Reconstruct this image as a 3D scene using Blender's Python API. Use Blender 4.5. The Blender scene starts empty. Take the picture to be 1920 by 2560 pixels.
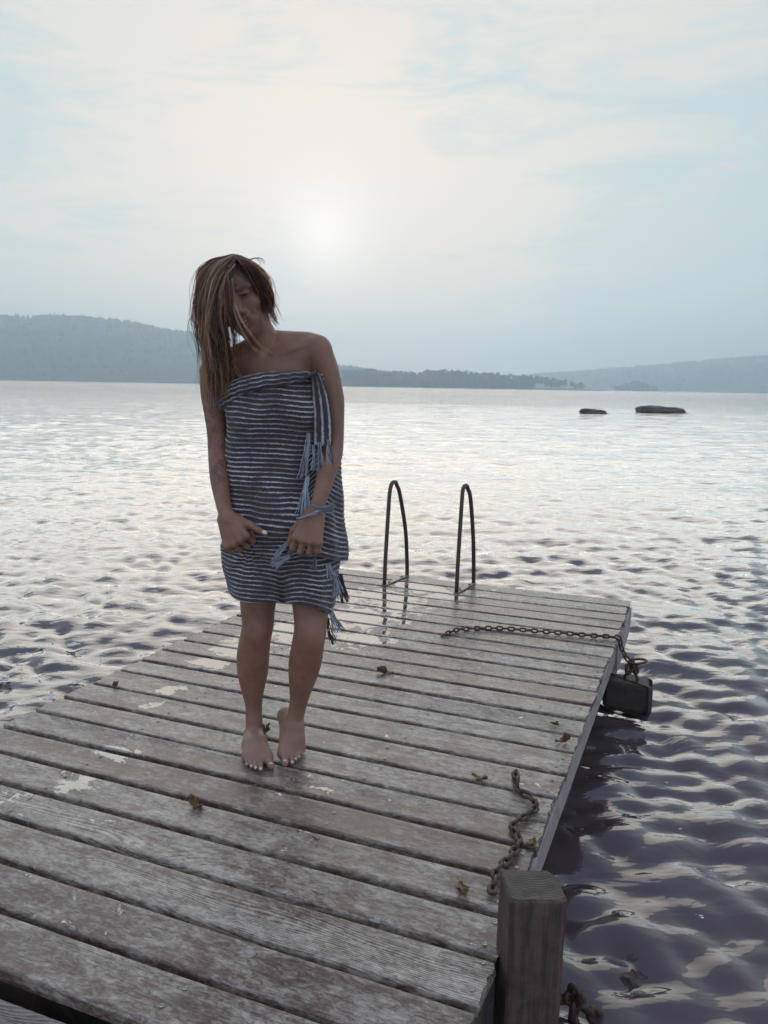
import bpy, math, random
import numpy as np
from mathutils import Vector
random.seed(7); rng = np.random.default_rng(7)
C = bpy.context.scene.collection
scene = bpy.context.scene
R = math.radians

# ------------------------------------------------------------------ camera
CAMH = 1.22          # height of the lens above the deck (deck top is z = 0)
WATER = -0.36
F_PX, CX, CY = 1920.0, 960.0, 1280.0
ROLL = math.atan(34/1920)
PITCH = math.atan(316*math.cos(ROLL)/F_PX)
Fv = np.array([0, math.cos(PITCH), -math.sin(PITCH)])
_R = np.array([1, 0, 0.]); _U = np.cross(_R, Fv)
Rv = math.cos(ROLL)*_R + math.sin(ROLL)*_U
Uv = -math.sin(ROLL)*_R + math.cos(ROLL)*_U
K = 1920/1659.0
cd = bpy.data.cameras.new('camera'); cam = bpy.data.objects.new('camera', cd); C.objects.link(cam)
from mathutils import Matrix
cam.matrix_world = Matrix(((Rv[0], Uv[0], -Fv[0], 0), (Rv[1], Uv[1], -Fv[1], 0), (Rv[2], Uv[2], -Fv[2], CAMH), (0, 0, 0, 1)))
cd.sensor_fit = 'VERTICAL'; cd.sensor_height = 36; cd.lens = 27.0
cd.clip_start = 0.05; cd.clip_end = 12000
scene.camera = cam
scene.view_settings.view_transform = 'Standard'; scene.view_settings.look = 'None'
scene.view_settings.exposure = 0.1; scene.view_settings.gamma = 1
scene.render.resolution_x = 768; scene.render.resolution_y = 1024
try:
    scene.cycles.use_denoising = True; scene.cycles.max_bounces = 8; scene.cycles.volume_bounces = 3
    scene.cycles.transparent_max_bounces = 12; scene.cycles.sample_clamp_indirect = 6
except Exception: pass

def ray(x, y):      # direction of a photo pixel (1659-wide measure)
    return Fv + Rv*(x*K-CX)/F_PX - Uv*(y*K-CY)/F_PX
def P(x, y, Y):     # the point at world depth Y seen at a photo pixel
    d = ray(x, y); t = Y/d[1]; return np.array([d[0]*t, Y, CAMH+d[2]*t])
def PZ(x, y, z):    # the point at height z seen at a photo pixel
    d = ray(x, y); t = (z-CAMH)/d[2]; return np.array([d[0]*t, d[1]*t, z])
def mpp(p):         # metres per pixel at a point
    return float((np.array(p)-np.array([0, 0, CAMH]))@Fv)*K/F_PX

SUN = ray(700, 512); SUN = SUN/np.linalg.norm(SUN)
SUN_EL = math.asin(SUN[2]); SUN_AZ = math.atan2(SUN[0], SUN[1])

# ------------------------------------------------------------------ node helper
class NT:
    def __init__(s, tree): s.t = tree; s.t.nodes.clear()
    def n(s, typ, ins=None, **kw):
        nd = s.t.nodes.new(typ)
        for k, v in kw.items(): setattr(nd, k, v)
        for k, v in (ins or {}).items(): s.put(nd.inputs[k], v)
        return nd
    def put(s, sock, v):
        if hasattr(v, 'is_output') or isinstance(v, bpy.types.NodeSocket): s.t.links.new(v, sock)
        elif hasattr(v, 'outputs'): s.t.links.new(v.outputs[0], sock)
        else:
            if isinstance(v, (tuple, list)) and len(v) == 3 and sock.type == 'RGBA': v = (*v, 1)
            sock.default_value = v
    def m(s, op, a, b=0.0, c=None, clamp=False):
        nd = s.n('ShaderNodeMath', operation=op); nd.use_clamp = clamp
        s.put(nd.inputs[0], a); s.put(nd.inputs[1], b)
        if c is not None: s.put(nd.inputs[2], c)
        return nd.outputs[0]
    def vm(s, op, a, b=(0, 0, 0)):
        nd = s.n('ShaderNodeVectorMath', operation=op); s.put(nd.inputs[0], a); s.put(nd.inputs[1], b)
        return nd.outputs['Value'] if op in ('DOT_PRODUCT', 'LENGTH', 'DISTANCE') else nd.outputs[0]
    def scale(s, a, v):
        nd = s.n('ShaderNodeVectorMath', operation='MULTIPLY'); s.put(nd.inputs[0], a); s.put(nd.inputs[1], v); return nd.outputs[0]
    def mix(s, f, a, b, blend='MIX'):
        nd = s.n('ShaderNodeMix', data_type='RGBA', blend_type=blend); s.put(nd.inputs[0], f); s.put(nd.inputs[6], a); s.put(nd.inputs[7], b)
        return nd.outputs[2]
    def ss(s, v, a, b, lo=0.0, hi=1.0):
        nd = s.n('ShaderNodeMapRange', interpolation_type='SMOOTHSTEP')
        for i, x in enumerate((v, a, b, lo, hi)): s.put(nd.inputs[i], x)
        return nd.outputs[0]
    def noise(s, vec, scale, detail=4, rough=0.55, dist=0.0, out=0):
        nd = s.n('ShaderNodeTexNoise'); s.put(nd.inputs['Vector'], vec); s.put(nd.inputs['Scale'], scale)
        nd.inputs['Detail'].default_value = detail; nd.inputs['Roughness'].default_value = rough; s.put(nd.inputs['Distortion'], dist)
        return nd.outputs[out]
    def ramp(s, f, stops, interp='LINEAR'):
        nd = s.n('ShaderNodeValToRGB'); s.put(nd.inputs[0], f); cr = nd.color_ramp; cr.interpolation = interp
        while len(cr.elements) < len(stops): cr.elements.new(0.5)
        for e, (p, c) in zip(cr.elements, stops): e.position = p; e.color = (*c, 1) if len(c) == 3 else c
        return nd.outputs[0]
    def attr(s, name, out='Fac'):
        nd = s.n('ShaderNodeAttribute', attribute_name=name); return nd.outputs[out]
    def bump(s, h, strength=0.5, dist=0.002, normal=None):
        nd = s.n('ShaderNodeBump'); s.put(nd.inputs['Height'], h); nd.inputs['Strength'].default_value = strength
        nd.inputs['Distance'].default_value = dist
        if normal is not None: s.put(nd.inputs['Normal'], normal)
        return nd.outputs[0]
def mat(name):
    m = bpy.data.materials.new(name); m.use_nodes = True; t = NT(m.node_tree)
    out = t.n('ShaderNodeOutputMaterial'); bs = t.n('ShaderNodeBsdfPrincipled'); t.t.links.new(bs.outputs[0], out.inputs[0])
    t.bs = bs; t.out = out
    return m, t

# ------------------------------------------------------------------ world (veiled evening sky)
w = bpy.data.worlds.new('World'); scene.world = w; w.use_nodes = True
t = NT(w.node_tree)
wo = t.n('ShaderNodeOutputWorld'); bg = t.n('ShaderNodeBackground'); t.t.links.new(bg.outputs[0], wo.inputs[0])
sky = t.n('ShaderNodeTexSky', sky_type='NISHITA', sun_disc=False, sun_elevation=SUN_EL, sun_rotation=SUN_AZ, altitude=50, air_density=1.0, dust_density=0.6, ozone_density=1.5)
tc = t.n('ShaderNodeTexCoord'); d = tc.outputs['Generated']
sep = t.n('ShaderNodeSeparateXYZ', {0: d}); dz = sep.outputs[2]
el = t.m('ABSOLUTE', dz)
cs = t.vm('DOT_PRODUCT', d, tuple(SUN)); ang = t.m('ARCCOSINE', t.m('MINIMUM', cs, 0.99999))
# flat cloud-plane coordinates
den = t.m('ADD', el, 0.16)
px_ = t.m('DIVIDE', sep.outputs[0], den); py_ = t.m('DIVIDE', sep.outputs[1], den)
cv = t.n('ShaderNodeCombineXYZ', {0: px_, 1: py_, 2: 0.0}).outputs[0]
rot = t.n('ShaderNodeMapping', {0: cv, 2: (0, 0, R(-32))}); rot.inputs[3].default_value = (0.55, 2.2, 1)
streak = t.noise(rot.outputs[0], 1.0, 5, 0.5, 0.9)
rot2 = t.n('ShaderNodeMapping', {0: cv, 2: (0, 0, R(10))}); rot2.inputs[1].default_value = (3.1, 1.7, 0); rot2.inputs[3].default_value = (0.75, 0.9, 1)
blob = t.noise(rot2.outputs[0], 0.9, 6, 0.55, 0.5)
fine = t.noise(t.n('ShaderNodeMapping', {0: cv, 2: (0, 0, R(-28)), 3: (1.6, 6, 1)}).outputs[0], 1.6, 5, 0.6, 0.8)
def dirbias(x, y, wdt, amp):
    dd = ray(x, y); dd = dd/np.linalg.norm(dd); a_ = t.m('SUBTRACT', 1.0, t.vm('DOT_PRODUCT', d, tuple(dd)))
    return t.m('MULTIPLY', t.m('EXPONENT', t.m('MULTIPLY', a_, -2.0/(wdt*wdt))), amp)
bias = 0.0
for q in ((520, 60, .12, -.22), (900, 130, .08, -.25), (1450, 640, .16, -.30), (1650, 780, .25, -.25), (30, 290, .03, -.35), (60, 420, .10, -.08), (800, 60, .05, .30), (1400, 100, .2, .22), (250, 150, .16, .25), (700, 300, .2, .25), (1150, 480, .12, .2), (600, 560, .06, -.28)):
    bias = t.m('ADD', bias, dirbias(*q))
azn = t.m('ARCTAN2', sep.outputs[0], sep.outputs[1])
sv = t.n('ShaderNodeCombineXYZ', {0: azn, 1: t.m('ARCSINE', dz), 2: 0.0}).outputs[0]
svr = t.n('ShaderNodeMapping', {0: sv, 2: (0, 0, R(24))}); svr.inputs[3].default_value = (2.2, 9.0, 1)
wisp = t.noise(svr.outputs[0], 1.6, 7, .62, .7)
svr2 = t.n('ShaderNodeMapping', {0: sv, 2: (0, 0, R(-16))}); svr2.inputs[3].default_value = (6.0, 16.0, 1)
curdle = t.noise(svr2.outputs[0], 2.2, 7, .66, .5)
wispc = t.m('ADD', t.m('MULTIPLY', t.m('SUBTRACT', wisp, .5), 2.1), t.m('MULTIPLY', t.m('SUBTRACT', curdle, .5), .55))
glow = t.m('POWER', t.m('MULTIPLY', t.m('ADD', cs, 1.0), 0.5), 5.0)            # broad glow about the sun
g2 = t.m('EXPONENT', t.m('MULTIPLY', t.m('MULTIPLY', ang, ang), -14.0))          # ~12 deg glow
g3 = t.m('EXPONENT', t.m('MULTIPLY', t.m('POWER', t.m('DIVIDE', ang, 0.06), 1.3), -1.0))  # soft veiled disc
cover = t.ss(t.m('ADD', t.m('ADD', bias, wispc), t.m('ADD', t.m('ADD', t.m('MULTIPLY', streak, 0.45), t.m('MULTIPLY', blob, 0.6)), t.m('ADD', t.m('MULTIPLY', g2, 0.5), t.m('MULTIPLY', fine, 0.35)))), 0.50, 1.16)
pale = t.mix(t.m('MINIMUM', t.m('MULTIPLY', g2, 1.4), 1.0), (0.75, 0.73, 0.665), (0.92, 0.79, 0.655))
blue = t.mix(t.ss(el, 0.05, 0.45), (0.63, 0.685, 0.655), (0.54, 0.665, 0.68))
col = t.mix(cover, blue, pale)
col = t.mix(t.m('MULTIPLY', g3, 0.9), col, (1.35, 1.20, 1.05))
# away from the sun and overhead the veil thins to a deeper blue
front = t.ss(cs, -0.35, 0.75)
back_c = t.mix(cover, (0.45, 0.54, 0.67), (0.58, 0.61, 0.65))
high = t.ss(el, 0.40, 0.80)
col = t.mix(t.m('MULTIPLY', high, 0.88), col, (0.36, 0.48, 0.72))
col = t.mix(front, back_c, col)
nish = t.n('ShaderNodeVectorMath', {0: sky.outputs[0]}, operation='SCALE'); nish.inputs['Scale'].default_value = 0.10
lim = t.vm('MINIMUM', nish.outputs[0], (0.9, 0.9, 0.9))
final = t.mix(0.06, col, lim)
t.put(bg.inputs[0], final); bg.inputs[1].default_value = 1.0
# ------------------------------------------------------------------ sun
sl = bpy.data.lights.new('sun', 'SUN'); sl.energy = 1.0; sl.angle = R(64); sl.color = (1.0, 0.87, 0.73)
so = bpy.data.objects.new('sun', sl); C.objects.link(so)
so.rotation_euler = Vector(SUN).to_track_quat('Z', 'Y').to_euler()

# ------------------------------------------------------------------ mesh helpers
def tag(o, label=None, cat=None, group=None, kind=None):
    if label: o['label'] = label
    if cat: o['category'] = cat
    if group: o['group'] = group
    if kind: o['kind'] = kind
    return o
def obj(name, verts, faces, m, parent=None, smooth=True, attrs=None):
    me = bpy.data.meshes.new(name)
    verts = np.asarray(verts, dtype=np.float32)
    if isinstance(faces, np.ndarray):
        nf, k = faces.shape
        me.vertices.add(len(verts)); me.vertices.foreach_set('co', verts.ravel())
        me.loops.add(nf*k); me.loops.foreach_set('vertex_index', faces.astype(np.int32).ravel())
        me.polygons.add(nf); me.polygons.foreach_set('loop_start', np.arange(0, nf*k, k, dtype=np.int32))
        me.update(calc_edges=True); me.validate()
    else:
        me.from_pydata([tuple(map(float, v)) for v in verts], [], [tuple(int(i) for i in f) for f in faces]); me.update()
    if smooth: me.polygons.foreach_set('use_smooth', np.ones(len(me.polygons), dtype=bool))
    for an, av in (attrs or {}).items():
        av = np.asarray(av, dtype=np.float32)
        if av.ndim == 1: a = me.attributes.new(an, 'FLOAT', 'POINT'); a.data.foreach_set('value', av)
        else: a = me.attributes.new(an, 'FLOAT_VECTOR', 'POINT'); a.data.foreach_set('vector', av.ravel())
    if m: me.materials.append(m)
    o = bpy.data.objects.new(name, me); C.objects.link(o)
    if parent is not None: o.parent = parent
    return o
def empty(name, loc=(0, 0, 0), rz=0):
    o = bpy.data.objects.new(name, None); C.objects.link(o); o.location = loc; o.rotation_euler = (0, 0, rz); o.empty_display_size = .1
    return o
def gridfaces(nr, nc, wrap=False, off=0):
    r = np.arange(nr-1)[:, None]; cc = np.arange(nc if wrap else nc-1)[None, :]; c2 = (cc+1) % nc
    a = r*nc+cc; b = r*nc+c2; c = (r+1)*nc+c2; e = (r+1)*nc+cc
    return np.stack([a, b, c, e], -1).reshape(-1, 4)+off
class MB:
    def __init__(s): s.v = []; s.f = []; s.n = 0; s.at = {}
    def add(s, v, f, **at):
        v = np.asarray(v, float); s.v.append(v); s.f += [tuple(int(i)+s.n for i in q) for q in f]
        for k_, a in at.items(): s.at.setdefault(k_, []).append(np.broadcast_to(np.asarray(a, float), (len(v),)))
        s.n += len(v)
    def box(s, c, size, rz=0, bev=0.0, rx=0):
        x, y, z = [q/2 for q in size]
        if bev <= 0:
            v = np.array([[sx*x, sy*y, sz*z] for sz in (-1, 1) for sy in (-1, 1) for sx in (-1, 1)], float)
            f = [(0, 2, 3, 1), (4, 5, 7, 6), (0, 1, 5, 4), (2, 6, 7, 3), (0, 4, 6, 2), (1, 3, 7, 5)]
        else:
            b = bev; v = []; 
            ring = [(x-b, -y), (x, -y+b), (x, y-b), (x-b, y), (-x+b, y), (-x, y-b), (-x, -y+b), (-x+b, -y)]
            inner = [((abs(px)-b)*np.sign(px) if abs(px) == x else px, (abs(py)-b)*np.sign(py) if abs(py) == y else py) for px, py in ring]
            for zz, rg in ((-z, inner), (-z+b, ring), (z-b, ring), (z, inner)): v += [(px, py, zz) for px, py in rg]
            v = np.array(v, float); f = []
            for l in range(3):
                for i in range(8): f.append((l*8+i, l*8+(i+1) % 8, (l+1)*8+(i+1) % 8, (l+1)*8+i))
            f.append(tuple(range(7, -1, -1))); f.append(tuple(range(24, 32)))
        if rx:
            cx_, sx_ = math.cos(rx), math.sin(rx); v = np.stack([v[:, 0], v[:, 1]*cx_-v[:, 2]*sx_, v[:, 1]*sx_+v[:, 2]*cx_], 1)
        cz, sz_ = math.cos(rz), math.sin(rz)
        v = np.stack([v[:, 0]*cz-v[:, 1]*sz_, v[:, 0]*sz_+v[:, 1]*cz, v[:, 2]], 1)+np.array(c)
        s.add(v, f)
    def tube(s, pts, r, n=10, closed=False, cap=True):
        v, f = tube_arrays(np.asarray(pts, float), r, n, closed)
        s.add(v, f.tolist())
        if cap and not closed:
            m_ = len(pts)*n; b = s.n-m_
            s.f.append(tuple(range(b+n-1, b-1, -1))); s.f.append(tuple(range(b+m_-n, b+m_)))
    def build(s, name, m, parent=None, smooth=True):
        at = {k_: np.concatenate(a) for k_, a in s.at.items()} or None
        return obj(name, np.concatenate(s.v), s.f, m, parent, smooth, at)
def tube_arrays(pts, r, n=10, closed=False):
    m_ = len(pts); r = np.broadcast_to(np.asarray(r, float), (m_,))
    if closed: tg = np.roll(pts, -1, 0)-np.roll(pts, 1, 0)
    else: tg = np.gradient(pts, axis=0)
    tg /= np.linalg.norm(tg, axis=1)[:, None]+1e-9
    nrm = np.zeros_like(pts); a0 = np.array([0, 0, 1.]) if abs(tg[0][2]) < .9 else np.array([1., 0, 0])
    nv = np.cross(tg[0], a0); nv /= np.linalg.norm(nv)
    for i in range(m_):
        nv = nv-tg[i]*(nv@tg[i]); nv /= np.linalg.norm(nv)+1e-9; nrm[i] = nv
    bi = np.cross(tg, nrm); th = np.linspace(0, 2*np.pi, n, endpoint=False)
    v = pts[:, None]+r[:, None, None]*(np.cos(th)[None, :, None]*nrm[:, None]+np.sin(th)[None, :, None]*bi[:, None])
    f = gridfaces(m_, n, True)
    if closed:
        i = np.arange(n); i2 = (i+1) % n; f = np.concatenate([f, np.stack([(m_-1)*n+i, (m_-1)*n+i2, i2, i], -1)])
    return v.reshape(-1, 3), f
def strands(curves, radii, n=3):
    """curves (N,M,3), radii (N,M) -> verts, quads"""
    curves = np.asarray(curves, float); N, M, _ = curves.shape
    tg = np.gradient(curves, axis=1); tg /= np.linalg.norm(tg, axis=2)[..., None]+1e-9
    ref = np.array([0.31, -0.9, 0.3]); ref /= np.linalg.norm(ref)
    a = np.cross(tg, ref); a /= np.linalg.norm(a, axis=2)[..., None]+1e-9; b = np.cross(tg, a)
    th = np.linspace(0, 2*np.pi, n, endpoint=False)
    v = curves[:, :, None]+radii[:, :, None, None]*(np.cos(th)[None, None, :, None]*a[:, :, None]+np.sin(th)[None, None, :, None]*b[:, :, None])
    f0 = gridfaces(M, n, True); f = (f0[None]+(np.arange(N)*M*n)[:, None, None]).reshape(-1, 4)
    return v.reshape(-1, 3), f
def resample(pts, m_):
    pts = np.asarray(pts, float); q = smooth_path(pts, 12)
    L = np.r_[0, np.cumsum(np.linalg.norm(np.diff(q, axis=0), axis=1))]; s = np.linspace(0, L[-1], m_)
    return np.stack([np.interp(s, L, q[:, i]) for i in range(3)], 1)
def smooth_path(p, k=8):     # Catmull-Rom
    p = np.asarray(p, float); q = np.vstack([2*p[0]-p[1], p, 2*p[-1]-p[-2]]); out = []
    for i in range(1, len(q)-2):
        for s in np.linspace(0, 1, k, endpoint=False):
            a, b, c, e = q[i-1], q[i], q[i+1], q[i+2]
            out.append(.5*((2*b)+(-a+c)*s+(2*a-5*b+4*c-e)*s*s+(-a+3*b-3*c+e)*s**3))
    out.append(p[-1]); return np.array(out)
def vnoise(p, seed=0):       # cheap smooth value noise on (N,3)
    p = np.asarray(p, float); i = np.floor(p).astype(np.int64); f = p-i; f = f*f*(3-2*f); o = 0
    for dx in (0, 1):
        for dy in (0, 1):
            for dz_ in (0, 1):
                h = (i[:, 0]+dx)*374761393+(i[:, 1]+dy)*668265263+(i[:, 2]+dz_)*2147483647+seed*1274126177
                h = (h ^ (h >> 13))*1274126177; h = (h ^ (h >> 16)) & 0xffff
                wgt = (f[:, 0] if dx else 1-f[:, 0])*(f[:, 1] if dy else 1-f[:, 1])*(f[:, 2] if dz_ else 1-f[:, 2])
                o = o+wgt*h/65535.
    return o*2-1
def ico(sub=1):
    import bmesh
    bm = bmesh.new(); bmesh.ops.create_icosphere(bm, subdivisions=sub, radius=1)
    v = np.array([q.co[:] for q in bm.verts]); f = [[x.index for x in q.verts] for q in bm.faces]; bm.free(); return v, np.array(f)

# ================================================================== the lake
def water_mesh():
    az_f = np.radians(np.linspace(-46, 50, 430)); az_b = np.radians(np.linspace(50, 314, 60)[1:-1]); az = np.r_[az_f, az_b]
    r1 = np.exp(np.arange(np.log(.35), np.log(70), .0085)); r2 = np.exp(np.arange(np.log(70), np.log(9000), .06))[1:]; r = np.r_[r1, r2]
    A, Rr = np.meshgrid(az, r); x = (Rr*np.sin(A)).ravel(); y = (Rr*np.cos(A)).ravel(); rr = Rr.ravel()
    z = np.zeros_like(x); dx = np.zeros_like(x); dy = np.zeros_like(x)
    g = np.random.default_rng(21)
    for i in range(84):
        lam = 0.13*(3.0/0.13)**(g.random()**1.85); th = R(196)+g.normal(0, R(24 if lam > .45 else 48))       # wind waves coming towards the dock
        if i % 4 == 0: th = R(250)+g.normal(0, R(30))
        kx, ky = np.sin(th), np.cos(th); kk = 2*np.pi/lam
        amp = 0.0036*lam**0.60*(1.0 if lam < .8 else .50)
        fade = np.clip((lam/ (rr*.0088)-1.1)/1.6, 0, 1)
        fade = fade*fade*(3-2*fade)
        wobble = 1+.5*np.sin(x*.9*np.cos(i)+y*.9*np.sin(i)+i*1.7)
        ph = kk*(x*kx+y*ky)+g.random()*6.283+.8*np.sin(.55*x*np.sin(i*2.1)+.55*y*np.cos(i*2.1)+i)
        s = np.sin(ph); c = np.cos(ph)
        z += amp*wobble*fade*s; dx -= .8*amp*fade*kx*c; dy -= .8*amp*fade*ky*c
    v = np.stack([x+dx, y+dy, WATER+z], 1)
    nr, nc = len(r), len(az); f = gridfaces(nr, nc, True)
    # close the middle
    v = np.vstack([v, [0, 0, WATER]]); cen = len(v)-1
    return v, np.ascontiguousarray(f), cen, nc
wm, t = mat('lake_water')
geo = t.n('ShaderNodeNewGeometry'); pos = geo.outputs['Position']
dist = t.vm('LENGTH', t.scale(pos, (1, 1, 0)))
near = t.ss(dist, 60.0, 6.0); far_ = t.ss(dist, 8.0, 160.0)
mp = t.n('ShaderNodeMapping', {0: pos, 2: (0, 0, R(8)), 3: (0.55, 1.25, 1)})
n1 = t.noise(mp.outputs[0], 7.0, 3, .5, .3)
n2 = t.noise(mp.outputs[0], 1.5, 4, .6, .4)
n3 = t.noise(mp.outputs[0], 0.33, 4, .65, .3)
h = t.m('ADD', t.m('MULTIPLY', n1, t.m('MULTIPLY', near, 0.010)), t.m('ADD', t.m('MULTIPLY', t.noise(mp.outputs[0], 3.3, 3, .5, .5), t.m('MULTIPLY', t.ss(dist, 3.0, 25.0), 0.035)), t.m('ADD', t.m('MULTIPLY', n2, t.m('ADD', 0.018, t.m('MULTIPLY', far_, 0.20))), t.m('MULTIPLY', n3, t.m('MULTIPLY', far_, 0.40)))))
bmp = t.n('ShaderNodeBump', {'Height': h, 'Strength': 1.0, 'Distance': 1.0})
t.put(t.bs.inputs['Base Color'], (0.100, 0.070, 0.080)); t.bs.inputs['Roughness'].default_value = .6; t.bs.inputs['Specular IOR Level'].default_value = 0.0
gl = t.n('ShaderNodeBsdfGlossy', {'Color': (.97, .97, .97, 1), 'Roughness': t.m('ADD', 0.03, t.m('MULTIPLY', far_, 0.07)), 'Normal': bmp.outputs[0]})
fr_ = t.n('ShaderNodeFresnel', {'IOR': 1.34, 'Normal': bmp.outputs[0]})
rf = t.ramp(fr_.outputs[0], [(0.0, (0, 0, 0)), (.02, (.03, .03, .03)), (.06, (.11, .11, .11)), (.15, (.32, .32, .32)), (.35, (.68, .68, .68)), (.7, (.97, .97, .97))])
mx = t.n('ShaderNodeMixShader', {0: rf}); t.t.links.new(t.bs.outputs[0], mx.inputs[1]); t.t.links.new(gl.outputs[0], mx.inputs[2]); t.t.links.new(mx.outputs[0], t.out.inputs[0])
wv, wf, cen, nc = water_mesh()
lake = obj('lake', wv, wf, wm)
tag(lake, kind='structure')
# lake bed far below keeps the sheet closed from beneath
# ================================================================== wood
def wood(name, pale, dark, rough=0.42, axis=0, lines=1.0, wetness=False, tint=None):
    m, t = mat(name); tc = t.n('ShaderNodeTexCoord'); o = tc.outputs['Object']
    rnd = t.attr('rnd'); off = t.n('ShaderNodeCombineXYZ', {0: t.m('MULTIPLY', rnd, 37.0), 1: t.m('MULTIPLY', rnd, 11.0), 2: t.m('MULTIPLY', rnd, 23.0)}).outputs[0]
    p = t.vm('ADD', o, off)
    st = {0: (1, 9, 9), 2: (9, 9, 1)}[axis]
    ps = t.n('ShaderNodeMapping', {0: p, 3: st}).outputs[0]
    # knots bend the growth rings
    vor = t.n('ShaderNodeTexVoronoi', feature='F1'); t.put(vor.inputs['Vector'], t.n('ShaderNodeMapping', {0: p, 3: (1.5, 4.2, 4.2) if axis == 0 else (4.2, 4.2, 1.5)}).outputs[0]); vor.inputs['Scale'].default_value = 1.0
    kd = vor.outputs['Distance']; knot = t.m('EXPONENT', t.m('MULTIPLY', t.m('MULTIPLY', kd, kd), -22.0))
    warp = t.noise(ps, 0.9, 3, .5, .2)
    sepp = t.n('ShaderNodeSeparateXYZ', {0: p})
    cross = sepp.outputs[1] if axis == 0 else t.m('ADD', sepp.outputs[0], sepp.outputs[1])
    phase = t.m('ADD', t.m('ADD', t.m('MULTIPLY', cross, 1150.0), t.m('MULTIPLY', warp, 120.0)), t.m('MULTIPLY', knot, 60.0))
    ring = t.m('ADD', t.m('MULTIPLY', t.m('SINE', phase), 0.5), 0.5)
    fib = t.noise(t.n('ShaderNodeMapping', {0: p, 3: (6, 160, 160) if axis == 0 else (160, 160, 6)}).outputs[0], 1.0, 4, .65)
    blot = t.noise(t.n('ShaderNodeMapping', {0: p, 3: (8, 20, 20) if axis == 0 else (20, 20, 8)}).outputs[0], 1.0, 8, .70, .6)
    mott = t.noise(t.n('ShaderNodeMapping', {0: p, 3: (38, 85, 85) if axis == 0 else (85, 85, 38)}).outputs[0], 1.0, 6, .75, .6)
    big = t.noise(o, 1.5, 4, .55, .4)
    ringvis = t.ss(t.noise(ps, 0.45, 2), .44, .66, 0.05, 1.0)
    v = t.m('ADD', t.m('MULTIPLY', t.m('MULTIPLY', ring, ringvis), .19*lines), t.m('ADD', t.m('MULTIPLY', fib, .30), t.m('MULTIPLY', mott, .95)))
    v = t.m('ADD', v, t.m('ADD', t.m('MULTIPLY', t.m('SUBTRACT', blot, .5), .78), t.m('MULTIPLY', t.m('SUBTRACT', t.m('FRACT', t.m('MULTIPLY', rnd, 7.31)), .5), .07)))
    f = t.ss(v, .50, 1.00)
    col = t.mix(f, dark, pale)
    crk = t.m('MULTIPLY', t.ss(t.noise(t.n('ShaderNodeMapping', {0: p, 3: (3.5, 95, 95) if axis == 0 else (95, 95, 3.5)}).outputs[0], 1.0, 3, .6, .15), .64, .70), t.ss(t.noise(p, 4.0, 2), .42, .55))
    col = t.mix(t.m('MULTIPLY', crk, .85), col, (0.05, 0.034, 0.03))
    # greenish and brown stains
    col = t.mix(t.ss(big, .50, .66, 0, .35), col, (0.20, 0.175, 0.12))
    col = t.mix(t.ss(t.noise(o, 3.3, 6, .68, .8), .52, .68, 0, .62), col, (0.16, 0.105, 0.09))
    kc = t.ss(knot, .80, .95)
    col = t.mix(t.m('MULTIPLY', kc, .75), col, (0.075, 0.048, 0.04))
    spots = t.n('ShaderNodeTexVoronoi', feature='F1'); t.put(spots.inputs['Vector'], t.vm('ADD', p, t.scale(t.noise(o, 30, 2, out=1), (.02, .02, .02)))); spots.inputs['Scale'].default_value = 17.0
    sp = t.m('MULTIPLY', t.ss(spots.outputs['Distance'], .20, .13), t.ss(t.noise(o, 2.1, 2), .5, .62))
    col = t.mix(t.m('MULTIPLY', sp, .6), col, (0.09, 0.06, 0.055))
    r = t.m('ADD', rough-.10, t.m('MULTIPLY', mott, .22))
    hgt = t.m('ADD', t.m('MULTIPLY', ring, t.m('MULTIPLY', ringvis, .45)), t.m('ADD', t.m('MULTIPLY', fib, .5), t.m('MULTIPLY', mott, .8)))
    if wetness:
        wet = t.attr('wet')
        wn = t.m('ADD', t.noise(t.n('ShaderNodeMapping', {0: o, 3: (1.0, 1.0, 1)}).outputs[0], 9.0, 8, .68, .9), t.m('MULTIPLY', t.noise(ps, 3.5, 5, .65), .35))
        wv_ = t.m('ADD', wet, t.m('MULTIPLY', t.m('SUBTRACT', wn, .67), 3.0))
        pud = t.ss(wv_, .50, .58); damp = t.m('MAXIMUM', t.ss(wv_, .15, .60), t.m('MULTIPLY', wet, .3))
        col = t.mix(t.m('MULTIPLY', damp, .45), col, t.mix(1.0, col, (.55, .48, .45), 'MULTIPLY'))
        col = t.mix(t.m('MULTIPLY', pud, .5), col, (0.07, 0.05, 0.045))
        r = t.m('MULTIPLY', r, t.m('SUBTRACT', 1.0, t.m('MULTIPLY', damp, .25)))
        r = t.m('ADD', t.m('MULTIPLY', r, t.m('SUBTRACT', 1.0, pud)), t.m('MULTIPLY', pud, .03))
        t.put(t.bs.inputs['IOR'], t.m('ADD', 1.45, t.m('MULTIPLY', pud, 1.3)))
        hgt = t.m('ADD', t.m('MULTIPLY', hgt, t.m('SUBTRACT', 1.0, pud)), t.m('MULTIPLY', pud, 1.25))
    t.put(t.bs.inputs['Base Color'], col); t.put(t.bs.inputs['Roughness'], r)
    t.put(t.bs.inputs['Normal'], t.bump(hgt, .55, .0022))
    t.bs.inputs['Specular IOR Level'].default_value = .6
    return m
M = {}
M['deck'] = wood('weathered_deck_wood', (0.60, 0.54, 0.475), (0.115, 0.066, 0.054), .27, wetness=True)
M['fascia'] = wood('grey_board_wood', (0.66, 0.61, 0.61), (0.36, 0.28, 0.28), .5, axis=0)
M['post'] = wood('post_wood', (0.17, 0.135, 0.12), (0.075, 0.055, 0.05), .6, axis=2)
M['dark'] = wood('wet_dark_wood', (0.075, 0.052, 0.046), (0.035, 0.024, 0.022), .6, axis=2)
M['rough'] = wood('rough_walkway_wood', (0.24, 0.20, 0.21), (0.06, 0.038, 0.038), .45, lines=1.6)
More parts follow.
